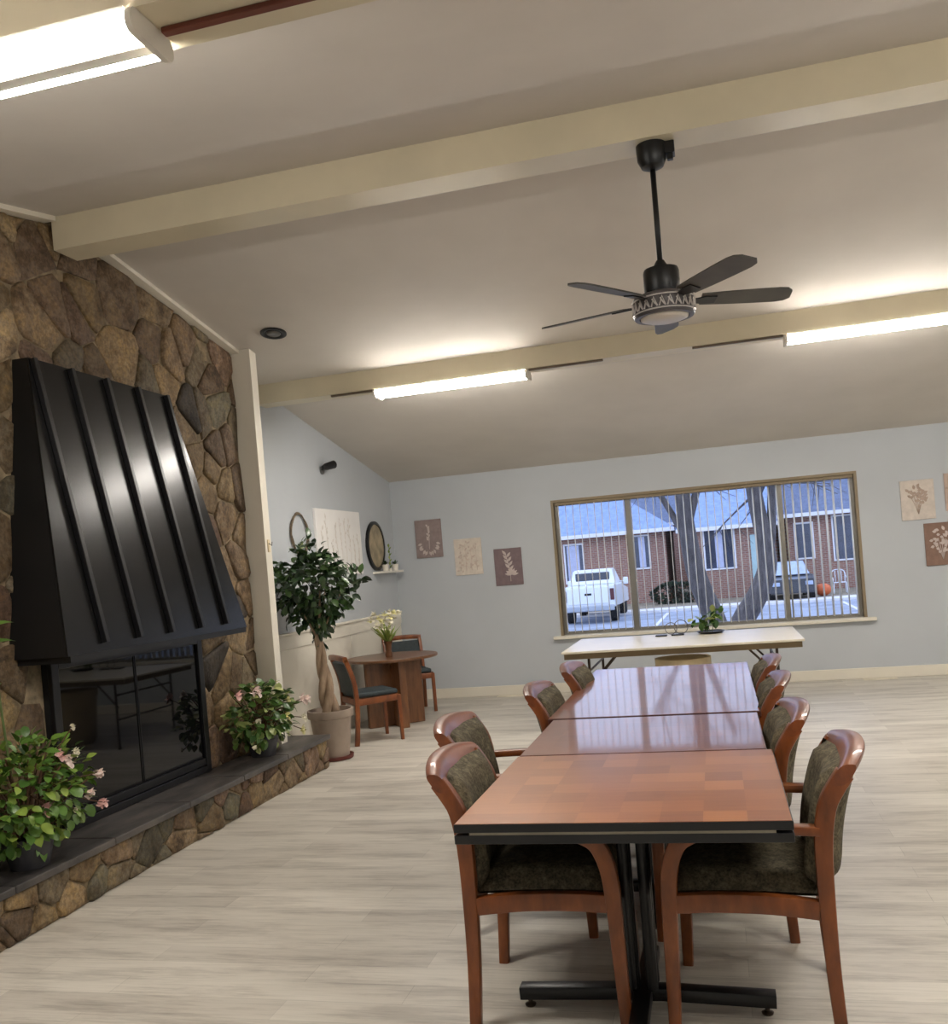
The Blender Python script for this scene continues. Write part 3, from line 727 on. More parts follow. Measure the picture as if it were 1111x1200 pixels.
# ------------------------------------------------------------------ round table corner
RTX, RTY = -3.31, 9.2
rt = thing('round_table', 'round walnut table with crossed panel legs in the far left corner', 'table', (RTX, RTY, 0))
bm = new(); lathe(bm, [(.445, .682), (.47, .684), (.475, .69), (.475, .706), (.47, .712), (.43, .712)], 48); obj('tabletop', bm, M['wood_walnut'], rt, 'auto')
for i, a in enumerate((math.radians(38), math.radians(128))):
    if i == 0:
        bm = new(); box(bm, (0, 0, .341), (.60, .075, .68), .006, a); obj('panel_leg', bm, M['wood_walnut_v'], rt)
    else:
        for s in (-1, 1):
            bm = new(); d = s * .17; box(bm, (d * math.cos(a), d * math.sin(a), .341), (.26, .075, .68), .006, a); obj('panel_leg', bm, M['wood_walnut_v'], rt)
def make_sidechair(label):
    t = thing('side_chair', label, 'chair', (0, 0, 0), 0, 'armless chairs at the round table')
    for s in (-1, 1):
        y = s * .21
        bm = new(); sweep(bm, smooth_path([(.215, y, 0), (.212, y, .2), (.205, y, .425)], 3), .018, [.014 + .006 * i / 6 for i in range(7)], (0, 1, 0), .005); obj('leg', bm, M['wood'], t, 'auto')
        bm = new(); p = smooth_path([(-.235, y, 0), (-.212, y, .22), (-.205, y, .44), (-.225, y, .62), (-.285, y, .80)], 3); sweep(bm, p, .018, .021, (0, 1, 0), .005); obj('leg', bm, M['wood'], t, 'auto')
    bm = new()
    for s in (-1, 1): sweep(bm, [(.195, s * .21, .405), (-.195, s * .21, .395)], .014, .03, (0, 1, 0), .004)
    for x in (.205, -.205): sweep(bm, [(x, -.195, .40), (x, .195, .40)], .014, .03, (1, 0, 0), .004)
    obj('seat_frame', bm, M['wood'], t, 'auto')
    bm = new(); box(bm, (.0, 0, .456), (.42, .40, .05), .02, 0, 3); obj('seat', bm, M['seat_blue'], t, 'auto')
    bm = new(); sweep(bm, smooth_path([(-.205, 0, .47), (-.222, 0, .62), (-.272, 0, .77)], 4), .19, .022, (0, 1, 0), .014); obj('backrest', bm, M['seat_blue'], t, 'auto')
    bm = new(); rings = []
    for i in range(9):
        u = -1 + i / 4; rings.append([(-.29 - .02 * (1 - u * u) + b, u * .228, .805 + .012 * (1 - u * u) + c) for b, c in rrect(.022, .026, .014, 2)])
    ring_loft(bm, rings); obj('crest_rail', bm, M['wood'], t, 'auto')
    return t
s0 = make_sidechair('armless dark teal chair in front of the round table, beside the potted tree')
s0.location = (-3.27, 8.40, 0); s0.rotation_euler = (0, 0, math.radians(40))
dup(s0, (-3.42, 10.06, 0), math.radians(-58), 'armless dark teal chair behind the round table against the corner')
t = thing('flower_vase', 'brown vase of pale yellow and white flowers on the round table', 'vase', (-3.32, 9.15, .712))
bm = new(); lathe(bm, [(.035, 0), (.04, .02), (.03, .06), (.036, .12), (.05, .16), (.044, .16), (.03, .11)], 20); obj('vase', bm, M['vase'], t, 'auto')
bm = new(); rng = random.Random(31)
for i in range(48):
    d = Vector((rng.uniform(-.55, .55), rng.uniform(-.55, .55), 1)); leaf(bm, (0, 0, .12), d, rng.uniform(.16, .28), rng.uniform(.008, .014), rng.uniform(-1, 1), .2)
obj('leaves', bm, M['leaf_pale'], t, True)
for i in range(24):
    d = Vector((rng.uniform(-.6, .6), rng.uniform(-.6, .6), 1)); d.normalize(); p = d * rng.uniform(.14, .34) + Vector((0, 0, .14)); bm = new(); Q = rot_to(d + Vector((rng.uniform(-.5, 1.2), rng.uniform(-1.6, -.1), 0)))
    for q in range(5):
        a = 2 * PI * q / 5; leaf(bm, p, Q @ Vector((.55, math.cos(a), math.sin(a))), .042, .02, 0, .1, rnd=True)
    obj('flower', bm, M['petal_white'] if i % 3 else M['petal_yellow'], t, True)

# ------------------------------------------------------------------ potted tree
t = thing('potted_tree', 'tall potted ficus with a round dark green crown beside the white post', 'tree', (-3.33, 7.58, 0))
bm = new(); lathe(bm, [(.14, 0), (.17, .006), (.175, .035), (.16, .035), (.15, .02)], 32); obj('saucer', bm, M['maroon'], t, 'auto')
bm = new(); lathe(bm, [(.13, .022), (.138, .03), (.178, .36), (.196, .365), (.20, .375), (.20, .43), (.18, .43), (.176, .39)], 36); obj('pot', bm, M['taupe_pot'], t, 'auto')
bm = new(); lathe(bm, [(.174, .388), (.08, .40)], 24); obj('soil', bm, M['soil'], t)
bm = new()
for kk in range(3):
    pts = []; rr = []
    for i in range(15):
        z = .38 + .72 * i / 14; a = kk * 2 * PI / 3 + i * .42; R_ = .05 * (1 - i / 14 * .72); pts.append((-.06 * i / 14 + R_ * math.cos(a), R_ * math.sin(a), z)); rr.append(.042 - .022 * i / 14)
    tube(bm, pts, rr, 8)
for a in (.3, 1.6, 2.9, 4.1, 5.3): tube(bm, [(-.06, 0, 1.05), (-.05 + .12 * math.cos(a), .12 * math.sin(a), 1.25), (-.05 + .26 * math.cos(a), .26 * math.sin(a), 1.5)], [.014, .01, .005], 6)
obj('braided_trunk', bm, M['trunk'], t, True)
bm = new(); rng = random.Random(8); n = 0
while n < 1000:
    u = rdir(rng); r = rng.uniform(.25, 1.0) ** .55
    x, y, z = u.x * .44 * r, u.y * .43 * r, u.z * .46 * r
    if z < 0:
        s = 1 - .75 * (-z / .46) ** 1.3; x *= s; y *= s
    lump = .86 + .22 * math.sin(5.1 * u.x + 2) * math.sin(4.3 * u.y + 1) + .10 * math.sin(6 * u.z)
    p = Vector((x * lump - .045, y * lump, 1.49 + z * lump))
    if p.x < -.44 or (p.x < -.08 and p.y < -.54): continue
    d = (u * .6 + rdir(rng) * .8 + Vector((0, 0, -.25)))
    if p.x + d.normalized().x * .08 < -.45: continue
    leaf(bm, p, d, rng.uniform(.06, .10), rng.uniform(.02, .032), rng.uniform(-1, 1), .3, .25); n += 1
obj('foliage', bm, M['leaf_dark'], t, True)

# ------------------------------------------------------------------ begonias on the hearth
def begonia(label, loc, rad, zc, nleaf, lm, lsize, flowers, seed, potr, extra=None, avoid=None):
    t = thing('potted_begonia', label, 'plant', loc, 0)
    bm = new(); lathe(bm, [(potr * .72, 0), (potr * .75, .006), (potr, .13), (potr * 1.06, .135), (potr * 1.06, .155), (potr * .94, .155), (potr * .9, .12)], 26); obj('pot', bm, M['grey_pot'], t, 'auto')
    bm = new(); lathe(bm, [(potr * .9, .12), (potr * .4, .13)], 18); obj('soil', bm, M['soil'], t)
    rng = random.Random(seed); bm = new(); sb = new(); n = 0
    while n < nleaf:
        u = rdir(rng); r = rng.uniform(.15, 1) ** .5; p = Vector((u.x * rad[0] * r, u.y * rad[1] * r, zc + u.z * rad[2] * r))
        if avoid and not avoid(p): continue
        d = u * .7 + rdir(rng) * .6 + Vector((.2, 0, 0)); L = rng.uniform(*lsize)
        if avoid and not avoid(p + d.normalized() * L): continue
        leaf(bm, p, d, L, L * rng.uniform(.30, .42), rng.uniform(-.8, .8), .35, .15, rnd=rng.random() < .5); n += 1
        if n % 9 == 0: tube(sb, smooth_path([(p.x * .12, p.y * .12, .12), (p.x * .55, p.y * .55, .12 + (p.z - .12) * .65), p], 2), [.006, .006, .005, .005, .003], 5)
    L0 = Vector(loc)
    for (px, py, pz, mname, s) in flowers:
        p = Vector((px, py, pz)) - L0; tube(sb, smooth_path([(p.x * .2, p.y * .4, zc), (p.x * .7, p.y * .75, zc + (p.z - zc) * .7), p], 3), .0035, 5)
    obj('foliage', bm, lm, t, True); obj('stems', sb, M['brown_stem'], t, True)
    for (px, py, pz, mname, s) in flowers:
        p = Vector((px, py, pz)) - L0; bm = new()
        for q in range(3):
            c = p + Vector((rng.uniform(-1, 1), rng.uniform(-1, 1), rng.uniform(-.7, .7))) * s * .7
            for w in range(4):
                a = 2 * PI * w / 4 + rng.uniform(-.3, .3); leaf(bm, c, Vector((.6, math.cos(a), math.sin(a))), s * 1.15, s * .62, 0, .1, .3, rnd=True)
        obj('flower', bm, M[mname], t, True)
    if extra:
        bm = new(); tube(bm, extra[0], .006, 6); obj('tall_stem', bm, M['stem'], t, True)
        bm = new()
        for p, d in extra[1]: leaf(bm, p, d, .11, .035, .2, .3, rnd=True)
        obj('upper_leaves', bm, M['leaf_mid'], t, True)
fl1 = [(-3.2, 4.024, .751, 'pink', .03), (-3.2, 4.10, .785, 'petal_white', .02), (-3.2, 4.164, .557, 'pink', .022), (-3.2, 4.259, .645, 'pink', .024), (-3.2, 4.287, .481, 'pink_deep', .026), (-3.2, 3.872, .569, 'pink_deep', .034), (-3.2, 4.058, .507, 'petal_white', .013), (-3.2, 4.09, .915, 'petal_white', .014), (-3.22, 4.0, .79, 'pink_deep', .025)]
begonia('bushy pink-flowered plant in a dark pot at the near end of the hearth', (-3.36, 3.90, .27), (.24, .42, .29), .36, 760, M['leaf_mid'], (.04, .07), fl1, 41, .12,
        ([(0, -.02, .12), (.0, -.08, .5), (.01, -.12, .85), (.01, -.13, 1.22)], [((.01, -.13, 1.11), (.3, .9, .25)), ((.01, -.13, 1.19), (.3, .9, .35)), ((.01, -.13, 1.15), (0, -1, .4)), ((.01, -.13, .9), (.3, -.8, .3))]), lambda p: p.x > -.235 + (0 if p.z < .95 else 0))
fl2 = [(-3.3, 5.98, .79, 'pink_deep', .032), (-3.3, 6.2, .785, 'pink', .034), (-3.3, 6.215, .562, 'petal_white', .024), (-3.3, 6.467, .749, 'petal_white', .022), (-3.2, 6.75, .50, 'petal_white', .03), (-3.2, 6.80, .62, 'pink', .035), (-3.2, 6.72, .415, 'petal_yellow', .03), (-3.3, 6.12, .395, 'petal_white', .016), (-3.24, 6.9, .63, 'pink', .035), (-3.25, 6.6, .66, 'petal_yellow', .028), (-3.22, 6.55, .55, 'petal_yellow', .03)]
begonia('bushy plant with pink and cream flowers on the far hearth end below the post', (-3.40, 6.45, .27), (.22, .40, .24), .31, 430, M['leaf_mid2'], (.05, .08), fl2, 43, .12, None, lambda p: p.x > -.13)

# ------------------------------------------------------------------ pictures and wall things
def botanical(bm, w, h, seed, style, n=(0, -1, 0)):
    """a raised plant motif: stem, leaves and blooms on the face of a small canvas (local x, z; front towards -y)"""
    rng = random.Random(seed); y = -.0165
    def stroke(pts, r): tube(bm, [(a * w, y, b * h) for a, b in pts], r, 6)
    def lf(a, b, ang, L, wd):
        R = Matrix.Rotation(ang, 3, 'Y'); p = Vector((a * w, y - .002, b * h)); rows = []
        for tt, q in ((0, .1), (.3, .9), (.6, .9), (1, .05)):
            rows.append([bm.verts.new(p + R @ Vector((tt * L, -.004 if s == 0 else .001, s * wd * q))) for s in (-1, 0, 1)])
        for A, B in zip(rows, rows[1:]):
            bm.faces.new((A[0], A[1], B[1], B[0])); bm.faces.new((A[1], A[2], B[2], B[1]))
    if style == 0:      # upright spray with a curved wreath of leaves at its foot
        stroke([(0, -.28), (.02, 0), (-.03, .36)], .004)
        for i in range(9): lf(-.01, -.05 + .045 * i, -PI / 2 + rng.choice((-1, 1)) * .6, .04, .012)
        for i in range(11): a = PI + PI * i / 10; lf(.27 * math.cos(a), -.12 + .22 * math.sin(a), -a + rng.uniform(-.4, .4), .055, .016)
    elif style == 1:    # leaves scattered all over
        for i in range(4): stroke([(-.3 + .2 * i, -.38), (-.25 + .18 * i, 0), (-.3 + .2 * i, .36)], .003)
        for i in range(44): lf(rng.uniform(-.36, .3), rng.uniform(-.38, .38), rng.uniform(0, 6.3), rng.uniform(.03, .05), .011)
    elif style == 2:    # one stem with spread leaves and a bloom below
        stroke([(.05, -.4), (.05, -.1), (-.08, .38)], .004)
        for i in range(8): lf(.04 - .013 * i, -.1 + .06 * i, -PI / 2 + (-1) ** i * .7, .075, .016)
        for i in range(7): lf(.1, -.22, -PI * (.05 + .15 * i), .085, .017)
    else:               # rounded bouquet
        for i in range(5): stroke([(0, -.36), (-.1 + .05 * i, -.1), (-.22 + .11 * i, .12)], .003)
        for i in range(34):
            a = rng.uniform(0, 2 * PI); r = math.sqrt(rng.random()); lf(.3 * r * math.cos(a), .08 + .25 * r * math.sin(a), rng.uniform(0, 6.3), rng.uniform(.035, .055), .016)
def canvas(label, x0, x1, z0, z1, m, rm, seed, style, tilt=0):
    w, h = x1 - x0, z1 - z0
    t = thing('wall_canvas', label, 'picture', ((x0 + x1) / 2, WY1 - .0005, (z0 + z1) / 2), 0, 'botanical canvases on the back wall'); t.rotation_euler = (0, tilt, 0)
    bm = new(); bx(bm, (-w / 2, -.016, -h / 2), (w / 2, -.001, h / 2), .003); obj('canvas', bm, m, t)
    bm = new(); botanical(bm, w, h, seed, style); obj('plant_relief', bm, rm, t, True)
canvas('mauve canvas with a white plant motif, leftmost on the back wall', -3.515, -3.18, 1.716, 2.178, M['mauve'], M['relief_white'], 1, 0)
canvas('cream canvas with a pale leaf motif between the two mauve canvases', -3.04, -2.70, 1.47, 1.908, M['cream_canvas'], M['relief_cream'], 2, 1)
canvas('dark mauve canvas with a white stem motif, nearest to the left of the window', -2.555, -2.22, 1.31, 1.749, M['mauve_dark'], M['relief_white'], 3, 2)
canvas('ivory canvas with a pale bouquet motif, upper one right of the window', 1.967, 2.302, 1.675, 2.10, M['ivory_canvas'], M['relief_tan'], 4, 3)
canvas('brown canvas with a white flower motif, lower one right of the window', 2.173, 2.51, 1.172, 1.627, M['brown_canvas'], M['relief_white'], 5, 3)
canvas('pinkish canvas cut by the right picture edge, beyond the ivory canvas', 2.405, 2.74, 1.74, 2.14, M['pink_canvas'], M['relief_tan'], 6, 1)

# big white canvas on the left wall
t = thing('large_canvas', 'large white canvas with a faint grey botanical drawing on the left wall', 'picture', (WX0 + .0005, 9.205, 1.925)); t.rotation_euler = (0, 0, PI / 2)
bm = new(); bx(bm, (-.595, -.03, -.34), (.595, -.001, .34), .004); obj('canvas', bm, M['canvas_white'], t)
bm = new(); rng = random.Random(17)
for i in range(9):
    x = -.48 + .12 * i; z1 = rng.uniform(-.02, .24); tube(bm, [(x, -.0305, -.32), (x + .03, -.0305, -.1), (x - .01, -.0305, z1)], .0035, 5)
    for j in range(7):
        R = Matrix.Rotation(-PI / 2 + rng.uniform(-1, 1), 3, 'Y'); p = Vector((x + .01, -.031, z1 - .05 * j)); L = rng.uniform(.04, .08)
        q = [bm.verts.new(p + R @ Vector(v)) for v in ((0, 0, 0), (L * .5, -.001, L * .22), (L, 0, 0), (L * .5, -.001, -L * .22))]; bm.faces.new(q)
obj('botanical_drawing', bm, M['sketch'], t)
# wreath
t = thing('twig_wreath', 'oval twig wreath hanging on the blue wall above the potted tree', 'wreath', (WX0 + .0, 8.24, 2.0))
bm = new(); rng = random.Random(4)
for kk in range(4): tube(bm, [(.02 + .008 * math.sin(3 * a + kk), (.18 + .008 * math.sin(5 * a + 2 * kk)) * math.cos(a), (.2 + .008 * math.cos(4 * a + kk)) * math.sin(a)) for a in (2 * PI * j / 40 for j in range(40))], .006, 5, True)
obj('hoop', bm, M['twig'], t, True)
bm = new()
for i in range(26): leaf(bm, (.03, rng.uniform(-.07, .07), -.14 + rng.uniform(-.05, .07)), Vector((.3, rng.uniform(-1, 1), rng.uniform(-.5, 1))), .07, .018, 0, .2)
obj('sprig', bm, M['leaf_mid2'], t, True)
# round plaque and shelf
t = thing('round_plaque', 'round tan plaque with a dark rim standing on the small white shelf', 'plaque', (WX0, 10.28, 1.893))
def xlathe(bm, prof, n=40):
    ring_loft(bm, [[(x, r * math.cos(2 * PI * j / n), r * math.sin(2 * PI * j / n)) for j in range(n)] for r, x in prof])
bm = new(); xlathe(bm, [(.25, .002), (.285, .004), (.285, .03), (.275, .036), (.25, .036), (.245, .02)]); obj('rim', bm, M['fan_dark'], t, 'auto')
bm = new(); xlathe(bm, [(.246, .018), (.246, .026), (.1, .028)]); obj('face', bm, M['mirror_face'], t, 'auto')
bm = new(); bx(bm, (WX0, 10.16, 1.572), (WX0 + .13, 10.88, 1.596), .003); tag(obj('wall_shelf', bm, M['white']), 'small white shelf on the left wall near the corner', 'shelf')
for y, lab in ((10.36, 'tiny white pot with a green plant in front of the round plaque'), (10.70, 'tiny white pot with a green plant at the corner end of the shelf')):
    t = thing('shelf_pot', lab, 'plant', (WX0 + .088, y, 1.596), 0, 'tiny pots on the white shelf')
    bm = new(); lathe(bm, [(.032, 0), (.042, .07), (.046, .075), (.038, .075), (.034, .06)], 18); obj('pot', bm, M['white'], t, 'auto')
    bm = new(); rng = random.Random(int(y * 100))
    for i in range(16): leaf(bm, (0, 0, .07), rdir(rng, .9), .06, .014, 0, .2)
    obj('foliage', bm, M['leaf_dark'], t, True)
t = thing('candle_sprig', 'slim pale stem in a tiny holder between the two shelf pots', 'ornament', (WX0 + .085, 10.53, 1.596))
bm = new(); lathe(bm, [(.02, 0), (.022, .02), (.012, .03)], 14); obj('holder', bm, M['white'], t, 'auto')
bm = new()
for i in range(8): leaf(bm, (0, 0, .03 + .035 * i), Vector((.3, (-1) ** i, 1.4)), .06, .012, 0, .2)
tube(bm, [(0, 0, .025), (.004, 0, .32)], .003, 5); obj('stem', bm, M['leaf_pale'], t, True)
# small spotlight
t = thing('wall_spotlight', 'small black spotlight on a bracket high on the left wall', 'spotlight', (WX0, 8.92, 2.66))
bm = new(); xlathe(bm, [(.04, 0), (.04, .02), (.02, .03)], 18); tube(bm, [(.02, 0, 0), (.06, .0, .015), (.08, 0, .03)], .010, 8); obj('bracket', bm, M['pewter'], t, 'auto')
bm = new(); tube(bm, [(.05, -.07, .02), (.065, -.03, .03), (.09, .05, .05), (.105, .09, .06)], [.02, .036, .04, .042], 14); obj('lamp_head', bm, M['black_metal'], t, 'auto')
t = thing('coat_hook', 'small beige hook plate on the white post above the tree', 'hook', (-3.462, 6.935, 1.86))
bm = new(); bx(bm, (0, -.02, -.05), (.006, .02, .05), .002); obj('plate', bm, M['tub'], t)
bm = new(); tube(bm, [(.004, 0, .02), (.03, 0, .0), (.035, 0, .03)], .004, 6); obj('hook', bm, M['pewter'], t, True)
# floor registers
for x, lab in ((1.61, 'white floor register at the baseboard right of the folding table'), (-2.46, 'white floor register at the baseboard below the cream canvas')):
    t = thing('floor_register', lab, 'vent', (x, 10.89, 0), 0, 'white floor registers along the back wall')
    bm = new(); bx(bm, (-.17, -.06, .0), (.17, .06, .006), .002); obj('plate', bm, M['vent_white'], t)
    bm = new()
    for i in range(14): bx(bm, (-.145 + i * .0215, -.045, .006), (-.135 + i * .0215, .045, .0085))
    obj('louvres', bm, M['vent_white'], t)

# ------------------------------------------------------------------ outdoors
GZ = -.75
bm = new(); bx(bm, (-40, 11.3, GZ - .1), (40, 37.0, GZ)); struct('ground_parking_lot', bm, M['asphalt'])
bm = new(); bx(bm, (-40, 37.0, GZ - .1), (40, 38.3, GZ + .10), .02); struct('ground_sidewalk', bm, M['kerb'])
bm = new(); bx(bm, (-40, 38.3, GZ - .1), (40, 70, GZ + .08)); struct('ground_lawn', bm, M['lawn'])
HZ = GZ + .08
def parking_line(x0, y0, x1, y1, lab):
    d = Vector((x1 - x0, y1 - y0)); bm = new(); box(bm, ((x0 + x1) / 2, (y0 + y1) / 2, GZ + .004), (d.length, .12, .008), 0, math.atan2(d.y, d.x)); tag(obj('parking_line', bm, M['kerb']), lab, 'road marking', 'painted parking lines')
parking_line(4.3, 36.2, 4.2, 30.2, 'white painted parking line on the asphalt at the right of the window view')
parking_line(-1.9, 36.4, -2.0, 30.2, 'white painted parking line on the asphalt beside the pickup')
def house(label, x0, x1, y0, depth, ez, slope, roofm, hipl, hipr, wins, doors, awn=()):
    t = thing('house', label, 'house', (x0, y0, HZ)); w = x1 - x0; e = ez - HZ
    bm = new(); bx(bm, (0, 0, 0), (w, depth, e)); obj('wall', bm, M['brick'], t)
    ov = .45; rise = slope * (depth / 2 + ov); hl = (depth / 2 + ov) if hipl else 0; hr = (depth / 2 + ov) if hipr else 0
    a = [(-ov, -ov, e), (w + ov, -ov, e), (w + ov, depth + ov, e), (-ov, depth + ov, e)]; r = [(-ov + hl, depth / 2, e + rise), (w + ov - hr, depth / 2, e + rise)]
    bm = new(); A = [bm.verts.new(p) for p in a]; Rr = [bm.verts.new(p) for p in r]
    for q in ((A[0], A[1], Rr[1], Rr[0]), (A[2], A[3], Rr[0], Rr[1]), (A[3], A[0], Rr[0]), (A[1], A[2], Rr[1]), (A[3], A[2], A[1], A[0])): bm.faces.new(q)
    rf = obj('roof', bm, roofm, t)
    bm = new(); bx(bm, (-ov, -ov - .05, e - .14), (w + ov, -ov, e + .03)); obj('fascia', bm, M['fascia'], rf)
    for (a0, a1, b0, b1, cur) in wins:
        bm = new(); c0_, c1_, d0, d1 = a0 - x0, a1 - x0, b0 - HZ, b1 - HZ; f = .07
        bx(bm, (c0_ - f, -.06, d0 - f), (c1_ + f, .0, d0)); bx(bm, (c0_ - f, -.06, d1), (c1_ + f, .0, d1 + f)); bx(bm, (c0_ - f, -.06, d0), (c0_, .0, d1)); bx(bm, (c1_, -.06, d0), (c1_ + f, .0, d1))
        wd = obj('window', bm, M['fascia'], t)
        bm = new(); bx(bm, (c0_, -.02, d0), (c1_, -.004, d1)); obj('pane', bm, M['house_pane'], wd)
        if cur:
            bm = new(); m = c0_ + (c1_ - c0_) * cur[0]; bx(bm, (m, -.03, d0 + .02), (c0_ + (c1_ - c0_) * cur[1], -.021, d1 - .02)); obj('curtain', bm, M['curtain'], wd)
    for (a0, a1, b1) in doors:
        bm = new(); bx(bm, (a0 - x0, -.06, .02), (a1 - x0, -.002, b1 - HZ), .01); d = obj('door', bm, M['teal_door'], t)
        bm = new(); bx(bm, (a0 - x0 + .3, -.075, b1 - HZ - 1.0), (a1 - x0 - .06, -.061, b1 - HZ - .25)); obj('door_pane', bm, M['house_pane'], d)
    return t
house('brick house with a hipped pale roof behind the white pickup', -12.0, -2.12, 43.3, 9, 2.62, .70, M['shingle'], True, True, [(-3.52, -2.9, .93, 2.35, (.3, .75)), (-6.7, -5.9, .5, 2.2, (.1, .8))], [])
house('brick house with a pale roof between the two bare trees', -1.15, 2.2, 42.6, 9.6, 2.46, .62, M['shingle'], False, False, [(-.42, .80, .66, 2.36, (.36, .62))], [(1.50, 2.08, 2.0)])
house('brick house with a darker roof at the right of the window view', 3.13, 12.0, 44.2, 9, 2.75, .62, M['shingle_dark'], True, False, [(5.1, 6.6, .62, 2.5, None), (3.5, 4.2, .8, 2.3, None)], [])
house('long house with a tall dark roof rising behind the other houses', -20.0, 18.0, 56, 11, 3.2, .62, M['shingle_dark'], True, True, [(-14, -12.5, 1, 2.4, None)], [])
# hedge
t = thing('hedge', 'low dark green hedge in front of the brick house wall', 'shrub', (-1.75, 41.3, HZ))
bm = new(); rng = random.Random(9)
for i in range(700):
    u = rdir(rng); p = Vector((u.x * 1.0, u.y * .5, .42 + u.z * .40)); leaf(bm, p, u + rdir(rng) * .5, rng.uniform(.12, .2), .05, rng.uniform(-1, 1))
obj('foliage', bm, M['hedge'], t, True)
bm = new()
for x in (-.6, -.2, .2, .6): tube(bm, [(x, 0, 0), (x * 1.1, 0, .5)], [.03, .015], 6)
obj('stems', bm, M['brown_stem'], t)
# bare trees
def bare_tree(label, loc, paths, seed):
    t = thing('bare_tree', label, 'tree', loc)
    bm = new()
    for pts, r in paths: tube(bm, smooth_path(pts, 4), [r[0] + (r[1] - r[0]) * i / (len(pts) * 4 - 4) for i in range(len(pts) * 4 - 3)], 10)
    obj('trunk', bm, M['bark'], t, True)
    bm = new(); rng = random.Random(seed)
    for pts, r in paths:
        for i in range(9):
            a = Vector(pts[-1]).lerp(Vector(pts[-2]), rng.uniform(0, 1)); d = rdir(rng, .5); L = rng.uniform(.8, 2.0)
            b = a + d * L; tube(bm, [a, a.lerp(b, .5) + rdir(rng) * .1, b], [.03, .018, .006], 5)
            for j in range(3): c = a.lerp(b, rng.uniform(.4, 1)); e = c + (d + rdir(rng)).normalized() * .6; tube(bm, [c, e], [.01, .004], 4)
    obj('branches', bm, M['bark'], t)
bare_tree('leaning bare tree in front of the brick house, left of the forked tree', (-.05, 24, GZ), [([(0, 0, -.05), (-.08, 0, .5), (-.42, 0, 1.6), (-.56, 0, 2.6), (-.62, 0, 3.8), (-.6, .1, 5.6)], (.30, .15)), ([(-.57, 0, 2.9), (-.2, .1, 4.0), (.2, .2, 5.4)], (.12, .05)), ([(-.5, 0, 2.3), (-1.1, .1, 3.6), (-1.9, .2, 5.0)], (.10, .04))], 5)
bare_tree('forked bare tree leaning in front of the pale teal door', (.25, 22, GZ), [([(0, 0, -.05), (.22, 0, .6), (.58, 0, 1.15), (.84, 0, 1.75), (.84, 0, 2.3), (.70, 0, 3.4), (.55, 0, 5.4)], (.27, .15)), ([(.83, 0, 1.95), (1.0, .1, 2.6), (1.08, .1, 3.6), (1.3, .2, 5.2)], (.13, .06)), ([(.68, 0, 3.4), (1.6, .2, 4.6), (2.4, .4, 5.6)], (.08, .03))], 6)
# pickup truck seen from behind
t = thing('pickup_truck', 'white pickup truck parked with its tailgate towards the window', 'truck', (-4.42, 33.0, GZ))
bm = new(); prism(bm, [(0, .55), (5.2, .5), (5.2, 1.05), (3.6, 1.15), (3.2, 1.32), (0, 1.32)], lambda y, z: (-.92, y, z), lambda y, z: (.92, y, z)); bmesh.ops.bevel(bm, geom=bm.edges[:], offset=.03, segments=2, affect='EDGES'); obj('body', bm, M['truck_white'], t, 'auto')
bm = new(); r0 = [(-.84, 1.45, 1.31), (.84, 1.45, 1.31), (.84, 3.35, 1.31), (-.84, 3.35, 1.31)]; r1 = [(-.70, 1.62, 1.88), (.70, 1.62, 1.88), (.70, 2.75, 1.88), (-.70, 2.75, 1.88)]
ring_loft(bm, [r0, r1]); bmesh.ops.bevel(bm, geom=bm.edges[:], offset=.04, segments=2, affect='EDGES'); obj('cab', bm, M['truck_white'], t, 'auto')
bm = new(); bx(bm, (-.62, 1.50, 1.40), (.62, 1.56, 1.76), .02); obj('rear_window', bm, M['car_glass'], t)
bm = new(); bx(bm, (-.74, -.03, .70), (.74, -.001, 1.27), .012); tg = obj('tailgate', bm, M['truck_white'], t)
bm = new(); bx(bm, (-.12, -.045, 1.0), (.12, -.03, 1.07), .008); obj('tailgate_handle', bm, M['tyre'], tg)
for s in (-1, 1):
    bm = new(); bx(bm, (s * .84 - .07, -.03, .8), (s * .84 + .07, .0, 1.2), .01); obj('tail_lamp', bm, M['red_lamp'], t)
    bm = new(); box(bm, (s * 1.06, 3.0, 1.36), (.18, .10, .26), .03); bx(bm, (min(s * .85, s * 1.0), 2.98, 1.33), (max(s * .85, s * 1.0), 3.02, 1.37)); obj('mirror', bm, M['truck_white'], t)
    for y in (.95, 4.2):
        bm = new(); cyl(bm, (s * .66, y, .37), (s * .90, y, .37), .37, 24); obj('wheel', bm, M['tyre'], t, 'auto')
bm = new(); bx(bm, (-.9, -.14, .44), (.9, -.02, .64), .03); obj('bumper', bm, M['chrome'], t)
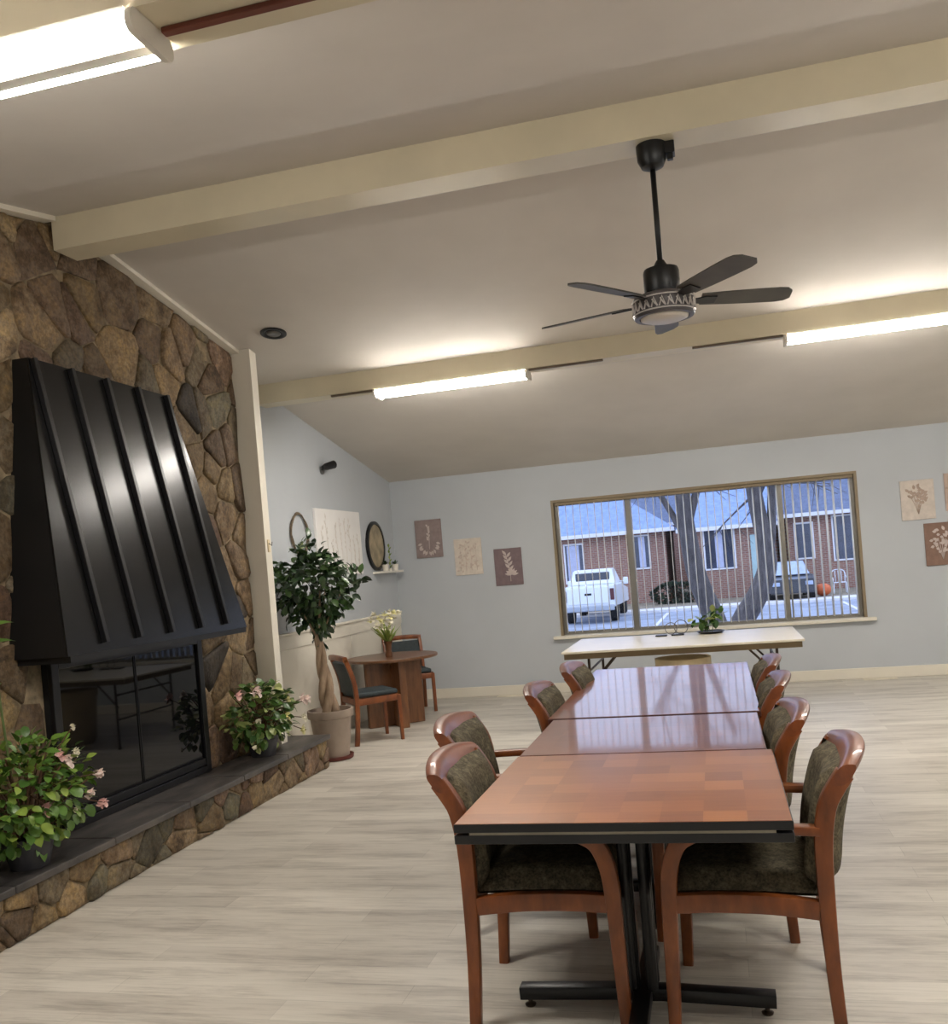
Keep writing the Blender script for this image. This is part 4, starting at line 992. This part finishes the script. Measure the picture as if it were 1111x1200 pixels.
# dark car with a frosted windscreen
t = thing('parked_car', 'dark car with a pale frosted windscreen beyond the right window pane', 'car', (2.75, 37.7, HZ))
bm = new(); prism(bm, [(0, .25), (4.2, .25), (4.2, .8), (3.9, .9), (1.1, .92), (.1, .78)], lambda y, z: (-.85, y, z), lambda y, z: (.85, y, z)); bmesh.ops.bevel(bm, geom=bm.edges[:], offset=.05, segments=2, affect='EDGES'); obj('body', bm, M['car_dark'], t, 'auto')
bm = new(); ring_loft(bm, [[(-.76, 1.0, .9), (.76, 1.0, .9), (.76, 3.8, .9), (-.76, 3.8, .9)], [(-.58, 1.75, 1.45), (.58, 1.75, 1.45), (.58, 3.0, 1.45), (-.58, 3.0, 1.45)]]); obj('cabin', bm, M['car_dark'], t)
bm = new(); prism(bm, [(-.72, 1.0, .93), (.72, 1.0, .93), (.56, 1.70, 1.43), (-.56, 1.70, 1.43)], lambda x, y, z: (x, y - .02, z + .02), lambda x, y, z: (x, y, z)); obj('windscreen', bm, M['frost'], t)
for s in (-1, 1):
    for y in (.8, 3.4):
        bm = new(); cyl(bm, (s * .62, y, .3), (s * .84, y, .3), .3, 20); obj('wheel', bm, M['tyre'], t, 'auto')
    bm = new(); bx(bm, (s * .6 - .14, -.01, .55), (s * .6 + .14, .06, .7), .02); obj('headlamp', bm, M['frost'], t)
t = thing('pumpkin', 'round orange pumpkin on the ground beside the dark car', 'pumpkin', (3.97, 39.2, HZ))
bm = new(); n = 24
ring_loft(bm, [[((.30 + .018 * math.cos(8 * 2 * PI * j / n)) * math.sin(PI * i / 10) * math.cos(2 * PI * j / n), (.30 + .018 * math.cos(8 * 2 * PI * j / n)) * math.sin(PI * i / 10) * math.sin(2 * PI * j / n), .25 - .25 * math.cos(PI * i / 10)) for j in range(n)] for i in range(1, 10)]); obj('flesh', bm, M['orange'], t, True)
bm = new(); tube(bm, [(0, 0, .48), (.02, 0, .56), (.05, 0, .6)], [.03, .025, .02], 8); obj('stalk', bm, M['brown_stem'], t)
t = thing('garden_chair', 'white garden chair on the lawn in front of the right house', 'chair', (4.75, 40.5, HZ))
for x in (-.24, .24):
    for y in (-.22, .22):
        bm = new(); tube(bm, [(x * 1.1, y * 1.1, 0), (x, y, .42)], .025, 8); obj('leg', bm, M['chair_white'], t)
    bm = new(); tube(bm, smooth_path([(x * 1.1, -.24, .42), (x * 1.15, -.24, .62), (x * 1.15, .2, .64), (x * 1.05, .26, .8)], 3), .022, 8); obj('arm', bm, M['chair_white'], t, True)
bm = new(); box(bm, (0, 0, .43), (.52, .5, .03), .01); obj('seat', bm, M['chair_white'], t)
bm = new(); tube(bm, smooth_path([(-.24, .22, .44), (-.24, .3, .85), (0, .32, .95), (.24, .3, .85), (.24, .22, .44)], 4), .022, 8)
for x in (-.12, 0, .12): tube(bm, [(x, .24, .44), (x, .31, .9)], .014, 6)
obj('backrest', bm, M['chair_white'], t, True)
